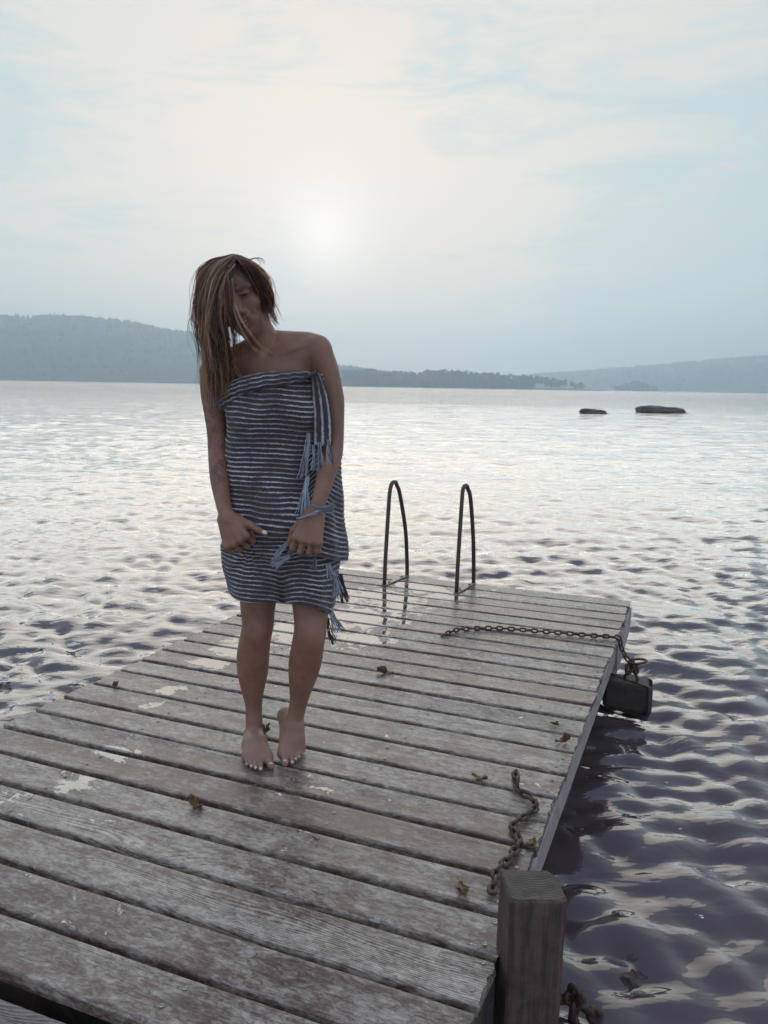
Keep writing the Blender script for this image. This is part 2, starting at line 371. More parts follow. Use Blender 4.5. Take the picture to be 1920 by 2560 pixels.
def simple(name, col, rough=.5, metal=0.0, nscale=30, var=.3, bump=.3, col2=None):
    m, t = mat(name); o = t.n('ShaderNodeTexCoord').outputs['Object']; n = t.noise(o, nscale, 5, .65, .3)
    c2 = col2 or tuple(c*(1-var) for c in col)
    t.put(t.bs.inputs['Base Color'], t.mix(t.ss(n, .35, .65), c2, col)); t.put(t.bs.inputs['Roughness'], t.m('ADD', rough-.08, t.m('MULTIPLY', n, .16)))
    t.bs.inputs['Metallic'].default_value = metal
    if bump: t.put(t.bs.inputs['Normal'], t.bump(n, bump, .002))
    return m
M['iron'] = simple('rusty_iron', (0.075, 0.05, 0.042), .48, .35, 120, .4, .4, (0.11, 0.052, 0.034))
M['pipe'] = simple('dark_galvanised_pipe', (0.085, 0.068, 0.062), .42, .5, 60, .3, .15, (0.10, 0.062, 0.05))
M['plate'] = simple('grey_steel_plate', (0.34, 0.30, 0.27), .42, .5, 60, .35, .2)
M['screw'] = simple('screw_steel', (0.42, 0.40, 0.40), .35, .7, 200, .4, 0)
M['concrete'] = simple('dark_wet_concrete', (0.075, 0.055, 0.05), .6, 0, 25, .35, .6)
M['rock'] = simple('lake_rock', (0.085, 0.065, 0.06), .6, 0, 1.5, .45, .8)

# ================================================================== the floating dock
AD = R(22.6)
def dw(u, v, z=0.0):      # dock coordinates -> world
    return np.array([u*math.cos(AD)+v*math.sin(AD), -u*math.sin(AD)+v*math.cos(AD), z])
U0, U1, SK = -2.237, -0.333, 0.0245
gaps = [1.032, 1.180, 1.320, 1.470, 1.612, 1.757, 1.904, 2.048, 2.190, 2.343, 2.506, 2.646, 2.789, 2.941, 3.087, 3.243, 3.385, 3.536, 3.696, 3.845, 3.991, 4.143, 4.287, 4.447, 4.592]
wetpts = [(-1.564, 4.30, .28, .14, .95), (-1.66, 4.03, .28, .17, 1.0), (-1.38, 4.17, .14, .18, .85), (-1.78, 3.95, .20, .18, .95), (-1.62, 3.55, .22, .26, .95), (-1.84, 3.2, .18, .18, 1.0), (-1.93, 2.95, .14, .18, .95),
          (-1.95, 2.70, .10, .08, .95), (-1.90, 2.37, .055, .055, 1.1), (-1.86, 2.25, .05, .04, .75), (-1.735, 1.87, .07, .045, 1.15), (-1.72, 1.66, .06, .05, 1.05), (-1.84, 1.50, .06, .05, .45), (-1.64, 1.31, .08, .05, .42),
          (-1.70, 1.44, .05, .035, .75), (-1.42, 1.22, .10, .06, .42), (-1.33, 1.12, .12, .05, .38), (-1.61, 2.57, .05, .04, .75), (-1.50, 3.85, .2, .3, .75), (-1.45, 3.30, .16, .18, .85), (-1.2, 4.40, .12, .08, .5), (-1.95, 4.0, .12, .2, .6), (-1.16, 1.86, .10, .09, .30), (-1.05, 1.98, .14, .12, .26), (-.95, 1.70, .12, .12, .24)]
root = empty('floating_dock', (0, 0, 0), -AD)
tag(root, 'weathered grey plank swimming dock reaching out over the lake', 'dock')
def plank_mesh(v0, v1, rnd, mb, u0=U0, u1=U1, skew=SK, zoff=0.0, thick=.028, rough_end=.003, g=None, tilt=0.0):
    nu = max(2, int((u1-u0)/.022)); us = np.linspace(u0, u1, nu)
    prof = [(0, -thick), (0, -.004), (.0012, -.0012), (.004, 0)]+[((v1-v0)*q, 0) for q in (.12, .25, .375, .5, .625, .75, .88)]+[(v1-v0-.004, 0), (v1-v0-.0012, -.0012), (v1-v0, -.004), (v1-v0, -thick)]
    npf = len(prof); V = []
    for j, (dv, dz_) in enumerate(prof):
        e0 = g.normal(0, rough_end) if 2 < j < npf-3 else 0; e1 = g.normal(0, rough_end)
        x = us.copy(); x[0] -= e0; x[-1] += e1
        wob = .0016*np.sin(us*3.1+rnd*20)+.0008*np.sin(us*11+rnd*50)
        cup = -.0012*(1-(2*dv/(v1-v0)-1)**2)
        V.append(np.stack([x, v0+dv+(U1-us)*-skew*-1*-1+wob*(1 if j < npf/2 else -1)*.6, dz_+zoff+cup*(j not in (0, npf-1))+.0012*np.sin(us*2.3+rnd*9)+tilt*(dv/(v1-v0)-.5)], 1))
    V = np.array(V).reshape(-1, 3)
    F = gridfaces(npf, nu)[:, ::-1].tolist()
    F.append([j*nu for j in range(npf)]); F.append([j*nu+nu-1 for j in range(npf)][::-1])
    wet = np.zeros(len(V))
    for (a, b, su, sv, am) in wetpts: wet = np.maximum(wet, am*np.exp(-((V[:, 0]-a)/su)**2/1.2-((V[:, 1]-b)/sv)**2/1.2))
    mb.add(V, F, rnd=rnd, wet=wet)
mb = MB(); g = np.random.default_rng(3)
for i in range(len(gaps)-1):
    gw = .0102+.0025*g.random()
    if gaps[i] == 1.470: gw = .0145
    plank_mesh(gaps[i]+gw*.8, gaps[i+1]-gw*.8, float(g.random()), mb, zoff=float(g.normal(0, .0009)), g=g, tilt=float(g.normal(0, .0012)), u1=U1+float(g.normal(0, .0035)), u0=U0+float(g.normal(0, .004)))
deck = mb.build('deck', M['deck'], root)
deck.modifiers.new('es', 'EDGE_SPLIT').split_angle = R(50)
# frame under the planks
mb = MB()
for u in (-2.18, -1.75, -1.28, -.82): mb.box((u, 2.81, -.028-.071), (.045, 3.50, .14), bev=.003)
mb.box((-1.285, 4.565, -.028-.071), (1.80, .04, .138)); mb.box((-1.285, 1.06, -.028-.071), (1.80, .04, .138))
fr = mb.build('frame', M['dark'], root, False)
mb = MB()
mb.box((U1-.0135, (1.575+4.30)/2, -.031-.048), (.027, 4.30-1.575, .096), bev=.0025)
fa = mb.build('side_board', M['fascia'], root, False)
mb = MB()
mb.box((U1-.016, 1.24, -.031-.062), (.024, .40, .120), bev=.003)
fb = mb.build('side_board', M['dark'], root, False)
mb = MB()
vv = [(3.86, -.034), (4.57, -.034), (4.57, -.12), (4.48, -.17), (4.02, -.20), (3.86, -.19)]
n_ = len(vv); pv = [(U1-.014, a, b) for a, b in vv]+[(U1+.010, a, b) for a, b in vv]
mb.add(pv, [tuple(range(n_-1, -1, -1)), tuple(range(n_, 2*n_))]+[(i, (i+1) % n_, n_+(i+1) % n_, n_+i) for i in range(n_)])
mb.build('corner_board', M['fascia'], root, False)
# piles and floats beneath
for (u, v, s_, z0) in ((-.47, 2.86, .17, -1.6), (-2.1, 2.86, .17, -1.6), (-.48, 1.75, .15, -1.6), (-2.1, 4.35, .15, -1.6), (-.52, 4.35, .15, -1.6), (-2.1, 1.3, .15, -1.6)):
    mb = MB(); mb.box((u, v, (z0-.035)/2), (s_, s_, -.035-z0), bev=.012); mb.build('pile', M['dark'], root, False)
mb = MB()
for v in (1.30, 2.3, 3.5, 4.3): mb.box((-1.28, v, -.205), (1.72, .10, .07), bev=.006)
mb.build('cross_beam', M['dark'], root, False)
def screw_mesh():
    mb = MB(); n = 12; th = np.linspace(0, 2*np.pi, n, endpoint=False)
    rings = [(.0056, .0012), (.0050, .0018), (.0024, .0016), (.0014, .0002)]
    v = []; 
    for r_, z_ in rings: v += [(r_*math.cos(a), r_*math.sin(a), z_) for a in th]
    f = gridfaces(4, n, True)[:, ::-1].tolist(); f.append(list(range(3*n, 4*n))[::1])
    mb.add(v, f); return mb
sc0 = None
scr = [(-.892, 1.13), (-.93, 1.37), (-.906, 1.075), (-.353, 1.447), (-.354, 1.366)]
for i in range(len(gaps)-1):
    vm_ = (gaps[i]+gaps[i+1])/2
    for du in (-.365, -.90, -1.76):
        for dv in (-.035, .035):
            if gaps[i] > 1.4 or du < -1.5: scr.append((du+g.normal(0, .007), vm_+dv+(U1-du)*-SK*-1*-1+g.normal(0, .006)))
for k_, (u, v) in enumerate(scr[:90]):
    if sc0 is None: sc0 = screw_mesh().build('screw', M['screw'], root, False); o = sc0
    else: o = sc0.copy(); C.objects.link(o); o.parent = root
    o.location = (u, v, .0004)

# rough boards of the next section at the near end
wk = empty('walkway', (0, 0, 0), -AD+R(1.2)); tag(wk, 'rough darker planks of the walkway where it meets the dock at the picture bottom corner', 'walkway')
mb = MB(); v_ = 1.020
for i in range(5):
    v0 = v_-.150; plank_mesh(v0+.004, v_-.004, float(g.random()), mb, u0=-3.2, u1=-.30, zoff=-.012, thick=.045, g=g, skew=SK); v_ -= .152
o = mb.build('deck', M['rough'], wk); o.modifiers.new('es', 'EDGE_SPLIT').split_angle = R(50)
mb = MB(); mb.box((-1.75, .66, -.13), (2.8, .08, .14)); mb.box((-1.75, .98, -.13), (2.8, .06, .14)); mb.build('frame', M['dark'], wk, False)

# ================================================================== mooring post
mb = MB()
pc = np.array([.331, 1.496]); z1 = .172
rg = np.array([(-.060, -.046), (-.056, -.051), (.050, -.052), (.064, -.040), (.064, .028), (.050, .046), (-.054, .046), (-.060, .040)])
rows = []
zs = [-1.6, -.6, -.3, -.1, 0, .06, .12, .16, z1-.006, z1]
for zi, z_ in enumerate(zs):
    k_ = .93 if zi == len(zs)-1 else 1.0
    jit = .0012*np.sin(np.arange(8)*2.3+zi)
    q = rg*(k_)*(1+jit[:, None]*8)
    zz = np.full(8, z_)
    if zi >= len(zs)-2: zz = zz+q[:, 1]*.05-q[:, 0]*.06
    rows.append(np.c_[q, zz])
pv = np.concatenate(rows); pf = gridfaces(len(zs), 8, True).tolist()
nb = len(pv); cap_r = rows[-1]; 
inner = cap_r*np.array([.55, .55, 1]); inner[:, 2] = cap_r[:, 2]-.001
pv = np.vstack([pv, inner, [[0, 0, z1-.002]]]); b0 = (len(zs)-1)*8
for i in range(8): pf.append((b0+i, b0+(i+1) % 8, nb+(i+1) % 8, nb+i)); pf.append((nb+i, nb+(i+1) % 8, nb+8))
mpst = mat('mooring_post_wood')
def post_mat():
    m, t = mpst; o = t.n('ShaderNodeTexCoord').outputs['Object']; s = t.n('ShaderNodeSeparateXYZ', {0: o})
    fib = t.noise(t.n('ShaderNodeMapping', {0: o, 3: (70, 70, 4)}).outputs[0], 1, 5, .6); mo = t.noise(o, 30, 5, .7)
    cc = t.n('ShaderNodeMapping', {0: o, 1: (-.01, -.13, 0)}).outputs[0]
    rad = t.vm('LENGTH', t.scale(cc, (1, 1, 0))); ring = t.m('ADD', t.m('MULTIPLY', t.m('SINE', t.m('ADD', t.m('MULTIPLY', rad, 900), t.m('MULTIPLY', mo, 3))), .5), .5)
    nz = t.n('ShaderNodeSeparateXYZ', {0: t.n('ShaderNodeNewGeometry').outputs['Normal']}).outputs[2]; top = t.ss(nz, .6, .9)
    side = t.mix(t.ss(t.m('ADD', t.m('MULTIPLY', fib, .6), t.m('MULTIPLY', mo, .4)), .38, .62), (0.060, 0.036, 0.031), (0.130, 0.082, 0.070))
    crack = t.ss(t.noise(t.n('ShaderNodeMapping', {0: o, 3: (45, 45, 1.6)}).outputs[0], 1, 3, .5), .66, .70)
    side = t.mix(crack, side, (.035, .022, .019))
    endg = t.mix(ring, (0.055, 0.040, 0.032), (0.15, 0.115, 0.085)); endg = t.mix(t.ss(mo, .45, .6), endg, (.075, .055, .042))
    t.put(t.bs.inputs['Base Color'], t.mix(top, side, endg)); t.bs.inputs['Roughness'].default_value = .65
    t.put(t.bs.inputs['Normal'], t.bump(t.m('ADD', fib, t.m('MULTIPLY', ring, t.m('MULTIPLY', top, .3))), .6, .003))
    return m
po = obj('mooring_post', pv, pf, post_mat(), None, False); po.location = (pc[0], pc[1], 0); po.rotation_euler = (0, 0, R(6))
tag(po, 'thick square dark wooden post standing in the water at the near corner of the dock', 'post')

# ================================================================== bathing ladder
lad = empty('bathing_ladder', (0, 0, 0), -AD); tag(lad, 'dark metal bathing ladder with two tall hairpin handrails at the end of the dock', 'ladder')
for (un, vn, uf, vf, top) in ((-1.763, 4.262, -1.727, 4.560, .632), (-1.307, 4.292, -1.279, 4.560, .636)):
    mid = np.array([(un+uf)/2-.018, vn+.125, top]); a = np.array([un, vn, .006]); b = np.array([uf, vf, .0])
    pts = [a, a+(mid-a)*np.array([.12, .10, .30]), a+(mid-a)*np.array([.35, .28, .62]), a+np.array([(mid-a)[0]*.5, .055, top-.085]), mid+np.array([-.002, -.046, -.026]), mid+np.array([-.001, -.026, -.005]), mid, mid+np.array([.001, .026, -.005]), mid+np.array([.002, .046, -.026]),
           np.array([uf*.45+(un+uf)/2*.55-.008, vn+.185, top-.085]), np.array([uf, vf-.050, top*.5]), b+np.array([0, -.012, .12]), b, b+np.array([0, .010, -.25]), b+np.array([0, .03, -1.1])]
    pts = smooth_path(pts, 7)
    mb = MB(); mb.tube(pts, .0125, 12); mb.build('handrail', M['pipe'], lad)
    mb = MB(); L_ = math.hypot(uf-un, vf-vn); mb.box(((un+uf)/2, (vn+vf)/2-.005, .0045), (.030, L_+.02, .006), rz=-math.atan2(uf-un, vf-vn), bev=.001); fp = mb.build('foot_plate', M['plate'], lad, False)
    for q in (.2, .75):
        mb = MB(); c_ = (un+(uf-un)*q, vn+(vf-vn)*q, .011); mb.tube([(c_[0], c_[1], .006), (c_[0], c_[1], .013)], .008, 6); mb.build('bolt', M['pipe'], fp, False)
for z_ in (-.30, -.56, -.82):
    mb = MB(); mb.tube([(-1.722, 4.585, z_), (-1.278, 4.585, z_)], .014, 10); mb.build('rung', M['pipe'], lad)

# ================================================================== chains
def link_mesh(L=.040, W=.024, r=.0042, n=20, m_=7):
    a = (L-W)/2; R_ = W/2-r; pts = []
    for i in range(n):
        th = 2*np.pi*i/n; pts.append((R_*math.cos(th), (a if math.sin(th) > 0 else -a)+R_*math.sin(th), 0))
    v, f = tube_arrays(np.array(pts), r, m_, True); return v, f
def chain(name, path, label, pitch, L, W, r, flat_first=0, group=None, seed=1):
    rt = empty(name, tuple(path[0])); tag(rt, label, 'chain', group)
    v, f = link_mesh(L, W, r); me_o = None; p = smooth_path(path, 14)
    s = np.r_[0, np.cumsum(np.linalg.norm(np.diff(p, axis=0), axis=1))]; N = int(s[-1]/pitch); gg = np.random.default_rng(seed)
    for i in range(N+1):
        c = np.array([np.interp(i*pitch, s, p[:, j]) for j in range(3)]); c2 = np.array([np.interp(i*pitch+.006, s, p[:, j]) for j in range(3)]); c1 = np.array([np.interp(i*pitch-.006, s, p[:, j]) for j in range(3)])
        tgt = Vector(c2-c1).normalized(); up = Vector((0, 0, 1))
        if abs(tgt.z) > .85: up = Vector((0.3, -1, 0))
        side = tgt.cross(up).normalized(); up = side.cross(tgt)
        rollang = R(90)*((i+flat_first) % 2)+gg.normal(0, .16)+R(20)
        s2 = side*math.cos(rollang)+up*math.sin(rollang); u2 = s2.cross(tgt)
        mtx = Matrix((s2, tgt, u2)).transposed().to_4x4(); 
        if me_o is None: me_o = obj('link', v, f, M['iron'], rt); o = me_o
        else: o = me_o.copy(); C.objects.link(o); o.parent = rt
        mtx.translation = Vector(c-np.array(path[0])); o.matrix_local = mtx
    return rt
g1 = [(-1.123, 3.50), (-1.085, 3.575), (-1.055, 3.610), (-.99, 3.655), (-.934, 3.686), (-.86, 3.712), (-.777, 3.728), (-.62, 3.760), (-.443, 3.790), (-.345, 3.815)]
path = [dw(u, v, .0125) for u, v in g1]; path[0][2] = .006
path += [dw(-.318, 3.82, .004), dw(-.305, 3.822, -.04), dw(-.280, 3.822, -.085), dw(-.250, 3.82, -.12)]
chain('rusty_chain', path, 'long dark chain lying straight across the far planks and over the dock edge', .0290, .040, .0265, .0048, seed=4)
g2 = [(-.472, 2.262), (-.468, 2.231), (-.443, 2.165), (-.408, 2.144), (-.376, 2.100), (-.385, 2.046), (-.410, 1.991), (-.408, 1.950), (-.383, 1.912), (-.381, 1.860), (-.389, 1.806), (-.402, 1.755), (-.396, 1.70), (-.392, 1.655)]
path = [dw(u, v, .0135) for u, v in g2]; path[0][2] = -.004; path[1][2] = .030
chain('rusty_chain', path, 'short crooked rusty chain on the near planks ending behind the mooring post', .0300, .042, .027, .0053, seed=9)
path = [PZ(1205, 2158, -.30), PZ(1222, 2160, -.29), PZ(1240, 2158, -.28), PZ(1262, 2178, -.32), PZ(1285, 2195, -.35), PZ(1320, 2225, -.40)]
chain('rusty_chain', path, 'thick rusty chain links hanging above the water right beside the mooring post', .050, .070, .044, .0085, seed=5)
path = [PZ(1242, 2150, -.262), PZ(1240, 2212, -.36), PZ(1240, 2290, -.50)]
chain('rusty_chain', path, 'rusty chain links dropping straight down into the water right of the post', .048, .070, .044, .0085, flat_first=1, seed=6)

# ================================================================== concrete weight on the far chain
bc = dw(-.250, 3.82, 0); bl = empty('mooring_weight', (bc[0], bc[1], -.195), -AD+R(4)); tag(bl, 'dark concrete block hanging at the water beside the dock edge', 'weight')
mb = MB(); a0 = np.array([(-.125, -.070), (.105, -.080), (.105, .070), (-.125, .070)])
rows = []
for z_, k_ in ((-.155, .84), (-.130, 1.0), (-.02, 1.0), (-.005, .97), (.0, .90)):
    q = []
    for x_, y_ in a0:
        sx, sy = np.sign(x_), np.sign(y_); b_ = .018
        q += [(x_*k_-sx*b_, y_*k_), (x_*k_, y_*k_-sy*b_)] if sx*sy > 0 else [(x_*k_, y_*k_-sy*b_), (x_*k_-sx*b_, y_*k_)]
    rows.append(np.c_[np.array(q), np.full(8, z_)+np.array([0, .003, -.004, .002, 0, -.003, .004, 0])])
pv = np.concatenate(rows); mb.add(pv, gridfaces(5, 8, True).tolist()+[tuple(range(7, -1, -1)), tuple(range(32, 40))]); mb.build('block', M['concrete'], bl, False)
mb = MB(); th = np.linspace(0, np.pi, 9); mb.tube(np.c_[.032*np.cos(th), 0*th, -.012+.055*np.sin(th)], .007, 8); mb.build('loop', M['iron'], bl)
rc = np.array([.01, -.002, .075])
mb = MB(); th = np.linspace(0, 2*np.pi, 22, endpoint=False); mb.tube(np.c_[rc[0]+.015+.042*np.cos(th), .035*np.sin(th), rc[2]+.022+.008*np.cos(th)], .0062, 8, closed=True); mb.build('ring', M['iron'], bl)
lv, lf = link_mesh(.06, .036, .0075)
for (x_, y_, z_, rx, rz) in ((-.015, 0, .052, 75, 10), (.005, 0, .083, 80, 80), (.020, .0, .060, 70, 50)):
    o = obj('link', lv, lf, M['iron'], bl); o.location = (x_, y_, z_); o.rotation_euler = (R(rx), 0, R(rz))

# ================================================================== fallen oak leaves
def leaf_mat():
    m, t = mat('dry_oak_leaf'); o = t.n('ShaderNodeTexCoord').outputs['Object']; n = t.noise(o, 90, 4, .6)
    vein = t.ss(t.m('ABSOLUTE', t.n('ShaderNodeSeparateXYZ', {0: o}).outputs[0]), .0007, .0016)
    c = t.mix(t.ss(n, .4, .62), (0.17, 0.085, 0.045), (0.36, 0.21, 0.085)); c = t.mix(vein, (.40, .27, .13), c)
    t.put(t.bs.inputs['Base Color'], c); t.bs.inputs['Roughness'].default_value = .5
    tr = t.n('ShaderNodeBsdfTranslucent'); t.put(tr.inputs[0], c); mx = t.n('ShaderNodeMixShader'); mx.inputs[0].default_value = .35
    t.t.links.new(t.bs.outputs[0], mx.inputs[1]); t.t.links.new(tr.outputs[0], mx.inputs[2]); t.t.links.new(mx.outputs[0], t.out.inputs[0]); return m
M['leaf'] = leaf_mat()
def leaf_mesh(L, curl, seed):
    gg = np.random.default_rng(seed); n = 41; yy = np.linspace(0, 1, n); lob = .17+.30*np.sin(np.pi*np.clip(yy, 0, 1)**.8)*(0.70+.42*np.sin(yy*2*np.pi*3.6+gg.random()*2))
    lob = np.maximum(lob*np.sin(np.pi*np.clip(yy*.98+.01, 0, 1))**.35, .015); mcol = 9; V = []
    for i, y_ in enumerate(yy):
        for j in range(mcol):
            s = (j/(mcol-1)*2-1); asym = 1+.25*gg.normal()*.2; x_ = s*lob[i]*asym*.62
            z_ = curl*(abs(s)**1.6*(.5+.5*math.sin(5*y_+seed)))*.9+.12*curl*math.sin(12*y_+3*s+seed)+.25*abs(curl)*abs(y_-.5)
            V.append((x_*L, (y_-.5)*L, z_*L*.5))
    V = np.array(V); V[:, 2] -= V[:, 2].min(); th = .0005
    top = V+np.array([0, 0, th]); f1 = gridfaces(n, mcol); f2 = f1[:, ::-1]+len(V)
    f = f1.tolist(); V2 = np.vstack([top, V]); f = (f1).tolist()+f2.tolist()
    o = len(V); edge = [i*mcol for i in range(n)]+[(n-1)*mcol+j for j in range(1, mcol)]+[i*mcol+mcol-1 for i in range(n-2, -1, -1)]+[j for j in range(mcol-2, 0, -1)]
    for a, b in zip(edge, edge[1:]+edge[:1]): f.append((a, b, b+o, a+o))
    return V2, f
leaves = [(-1.288, 1.705, .062, 70, 1.0, 'pale tan curled oak leaf alone on the near planks left of the feet'),
 (-1.19, 2.905, .075, 100, .9, 'dull brown crumpled leaf in the middle planks behind the feet to the right'),
 (-1.355, 2.20, .060, 30, 1.3, 'red-brown oak leaf standing between the two bare feet'),
 (-.431, 2.700, .042, 60, .8, 'small tan leaf near the right edge, the farther of the close pair there'),
 (-.379, 2.570, .055, 120, 1.3, 'bright tan curled leaf near the right edge, the nearer of the close pair there'),
 (-.575, 2.205, .055, 80, .6, 'light brown lobed leaf lying just left of the crooked chain end'),
 (-.352, 1.922, .046, 160, .6, 'golden brown leaf between the crooked chain and the dock edge'),
 (-.462, 1.655, .060, 210, .7, 'golden pointed oak leaf lying flat left of the mooring post'),
 (-2.116, 2.302, .040, 20, 1.4, 'tiny dark dry leaf far left near the water side of the planks')]
for i, (u, v, L, rz, cu, lab) in enumerate(leaves):
    V, f = leaf_mesh(L, cu*.8, i+3); ob = obj('oak_leaf', V, f, M['leaf']); q = dw(u, v, .0015); ob.location = tuple(q); ob.rotation_euler = (0, 0, R(rz)-AD)
    mb = MB(); mb.tube(np.array([(0, -.47*L, .003), (.001, -.60*L, .004), (.004, -.78*L, .006)]), [.0011, .0009, .0008], 5); mb.build('stem', M['leaf'], ob)
    tag(ob, lab, 'leaf', 'fallen oak leaves on the dock')
q = PZ(1505, 2118, WATER+.008)
V, f = leaf_mesh(.07, .25, 50); ob = obj('oak_leaf', V, f, M['iron']); ob.location = tuple(PZ(1370, 2111, WATER+.006)); ob.rotation_euler = (0, 0, R(80)); tag(ob, 'dark sodden leaf floating on the water near the hanging chain', 'leaf')

# ================================================================== foam on the water
mb = MB(); iv, if_ = ico(2); gg = np.random.default_rng(5)
fo = [(162, 1393, .035), (85, 1399, .020), (40, 1412, .014), (12, 1467, .030), (160, 1476, .030), (175, 1470, .018), (40, 1437, .016), (18, 1420, .014), (105, 1510, .03), (25, 1520, .016), (60, 1345, .03), (75, 1340, .02), (250, 1365, .01), (300, 1352, .010), (280, 1368, .008), (330, 1340, .012), (210, 1440, .01), (130, 1450, .01), (1515, 1978, .010), (1440, 1690, .006), (1395, 1580, .005), (1470, 1790, .005)]
for (x_, y_, r_) in fo:
    c = PZ(x_, y_, WATER+.012)
    for _ in range(9):
        o_ = gg.normal(0, r_*.55, 3)*np.array([1, .8, 0]); s = r_*.35*gg.uniform(.5, 1.3)
        v = iv*np.array([s*gg.uniform(.8, 1.6), s, s*.45]); v = v*(1+.18*vnoise(iv*3+gg.random()*9, 3)[:, None]); mb.add(v+c+o_, if_)
for _ in range(70):
    c = PZ(gg.uniform(0, 500), gg.uniform(1300, 1540), WATER+.008); s = gg.uniform(.002, .006)
    if (-2.25 < (c[0]*math.cos(AD)-c[1]*math.sin(AD)) < -.3): continue
    mb.add(iv*np.array([s*1.6, s, s*.5])+c, if_)
fm = simple('water_foam', (.72, .72, .72), .5, 0, 300, .15, .3)
fo_ = mb.build('foam', fm); tag(fo_, kind='stuff')

# ================================================================== boulders
def rock(px, py, L, H, D, seed, label, rz):
    c = PZ(px, py, WATER); v, f = ico(4); n = vnoise(v*1.6+seed, seed)+.5*vnoise(v*3.7+seed, seed+1)+.25*vnoise(v*8+seed, 2)
    v = v*(1+.34*n[:, None]); v = v*np.array([L/2, D/2, H]); v[:, 2] = np.where(v[:, 2] > 0, v[:, 2]**.8*H**.2 if False else v[:, 2], v[:, 2]*.4)
    v[:, 2] += v[:, 0]*-.05
    o = obj('boulder', v, f, M['rock']); o.location = tuple(c); o.rotation_euler = (0, 0, R(rz)); tag(o, label, 'rock', 'boulders breaking the lake surface')
rock(1428, 891, 3.4, .50, 2.2, 5, 'large dark flat boulder rising from the lake, the right one of two', 4)
rock(1285, 893, 1.9, .28, 1.4, 12, 'small low dark boulder awash in the lake, the left one of two', -4)

# ================================================================== far shore
hm, t = mat('hillside_wood'); o = t.n('ShaderNodeTexCoord').outputs['Object']
t.put(t.bs.inputs['Base Color'], t.mix(t.noise(o, .05, 5, .6), (.02, .03, .028), (.045, .055, .04))); t.bs.inputs['Roughness'].default_value = .9
M['hill'] = hm
tm, t = mat('tree_foliage'); o = t.n('ShaderNodeTexCoord').outputs['Object']
t.put(t.bs.inputs['Base Color'], t.mix(t.noise(o, .6, 4, .6), (.022, .034, .028), (.05, .06, .04))); t.bs.inputs['Roughness'].default_value = .9
M['foliage'] = tm; M['bark'] = simple('bark', (.09, .06, .045), .8, 0, 2, .3, 0)
def hill(name, outline, D, depth, seed, canopy=5.0, extra=()):
    """outline: (px x, px y) of the ridge seen over the shore at distance D (ridge stands `depth` behind the shore)"""
    xs = np.linspace(outline[0][0], outline[-1][0], 360); ys = np.interp(xs, [p[0] for p in outline], [p[1] for p in outline])
    rows = []; prof = [(0, -.03, -3), (0.0, 0, .5), (.03, .10, 1), (.12, .26, 1), (.28, .48, 1), (.5, .72, 1), (.75, .92, 1), (1.0, 1.0, 1), (1.4, .96, 1), (2.0, .6, 1), (2.8, 0, 0)]
    ridge = np.array([P(a, b, D+depth) for a, b in zip(xs, ys)]); hgt = ridge[:, 2]-WATER; hgt = np.maximum(hgt-canopy*1.2, 1.5)
    for k_, (fd, fh, z_) in enumerate(prof):
        Y = D+depth*fd; x = ridge[:, 0]*(Y/(D+depth)) if fd <= 1 else ridge[:, 0]*(Y/(D+depth))
        n = vnoise(np.c_[x/60+seed, np.full(len(x), Y/60), np.zeros(len(x))], seed)*hgt*.06*(0 < fh < 1)
        sh = vnoise(np.c_[x/110+seed, np.zeros(len(x)), np.zeros(len(x))], seed+4)*depth*.06*(fd < .2)
        rows.append(np.c_[x, Y+sh, WATER+hgt*fh+n if fh > 0 else np.full(len(x), WATER-3.0)])
    V = np.concatenate(rows); f = gridfaces(len(prof), len(xs))
    h_ = obj(name, V, f, M['hill']); tag(h_, kind='structure')
    # forest canopy: one mass of small crowns
    gg = np.random.default_rng(seed); iv, if_ = ico(1); vs = []; fs = []; n0 = 0
    pts = []
    for _ in range(3800):
        a = gg.random()*(len(xs)-1.001); i = int(a); rr_ = gg.random()
        fd = 1.0+gg.normal(0, .05) if rr_ < .45 else gg.uniform(0.0, 1.0)
        seg = [p_[0] for p_ in prof[1:]]; hh = np.interp(fd, seg, [p_[1] for p_ in prof[1:]])
        Y = D+depth*fd; x = np.interp(a, np.arange(len(xs)), ridge[:, 0])*(Y/(D+depth)); z = WATER+np.interp(a, np.arange(len(xs)), hgt)*hh
        pts.append((x, Y, z))
    for (x, Y, z) in pts:
        hT = canopy*gg.uniform(.5, 1.2); con = gg.random() < .45
        if con:
            k_ = 7; th = np.linspace(0, 2*np.pi, k_, endpoint=False); v = [(0, 0, hT*1.35)]
            for fr_, rr_ in ((.75, .16), (.7, .09), (.4, .26), (.35, .16), (0, .34)): v += [(hT*rr_*math.cos(q)*gg.uniform(.8, 1.2), hT*rr_*math.sin(q), hT*1.35*fr_) for q in th]
            v = np.array(v); f_ = [(0, 1+i, 1+(i+1) % k_) for i in range(k_)]
            for L_ in range(4):
                for i in range(k_): a_, b_ = 1+L_*k_+i, 1+L_*k_+(i+1) % k_; f_ += [(a_, a_+k_, b_+k_), (a_, b_+k_, b_)]
            f_ = np.array(f_)
        else:
            v = iv*np.array([hT*.55, hT*.55, hT*.55])*(1+.3*gg.random((len(iv), 1))); v[:, 2] += hT*.5; f_ = if_
        vs.append(v+np.array([x, Y, z-.5])); fs.append(f_+n0); n0 += len(v)
    fo = obj('forest', np.concatenate(vs), np.concatenate(fs), M['foliage'], None, True); tag(fo, kind='stuff')
hill('hill', [(-1150, 846), (-900, 790), (-650, 715), (-400, 680), (-200, 670), (0, 676), (60, 680), (130, 677), (200, 682), (290, 692), (340, 706), (400, 713), (430, 717), (520, 735), (620, 758), (735, 786), (790, 794), (860, 803), (930, 815), (1010, 832), (1060, 846)], 1150, 260, 11, 8.0)
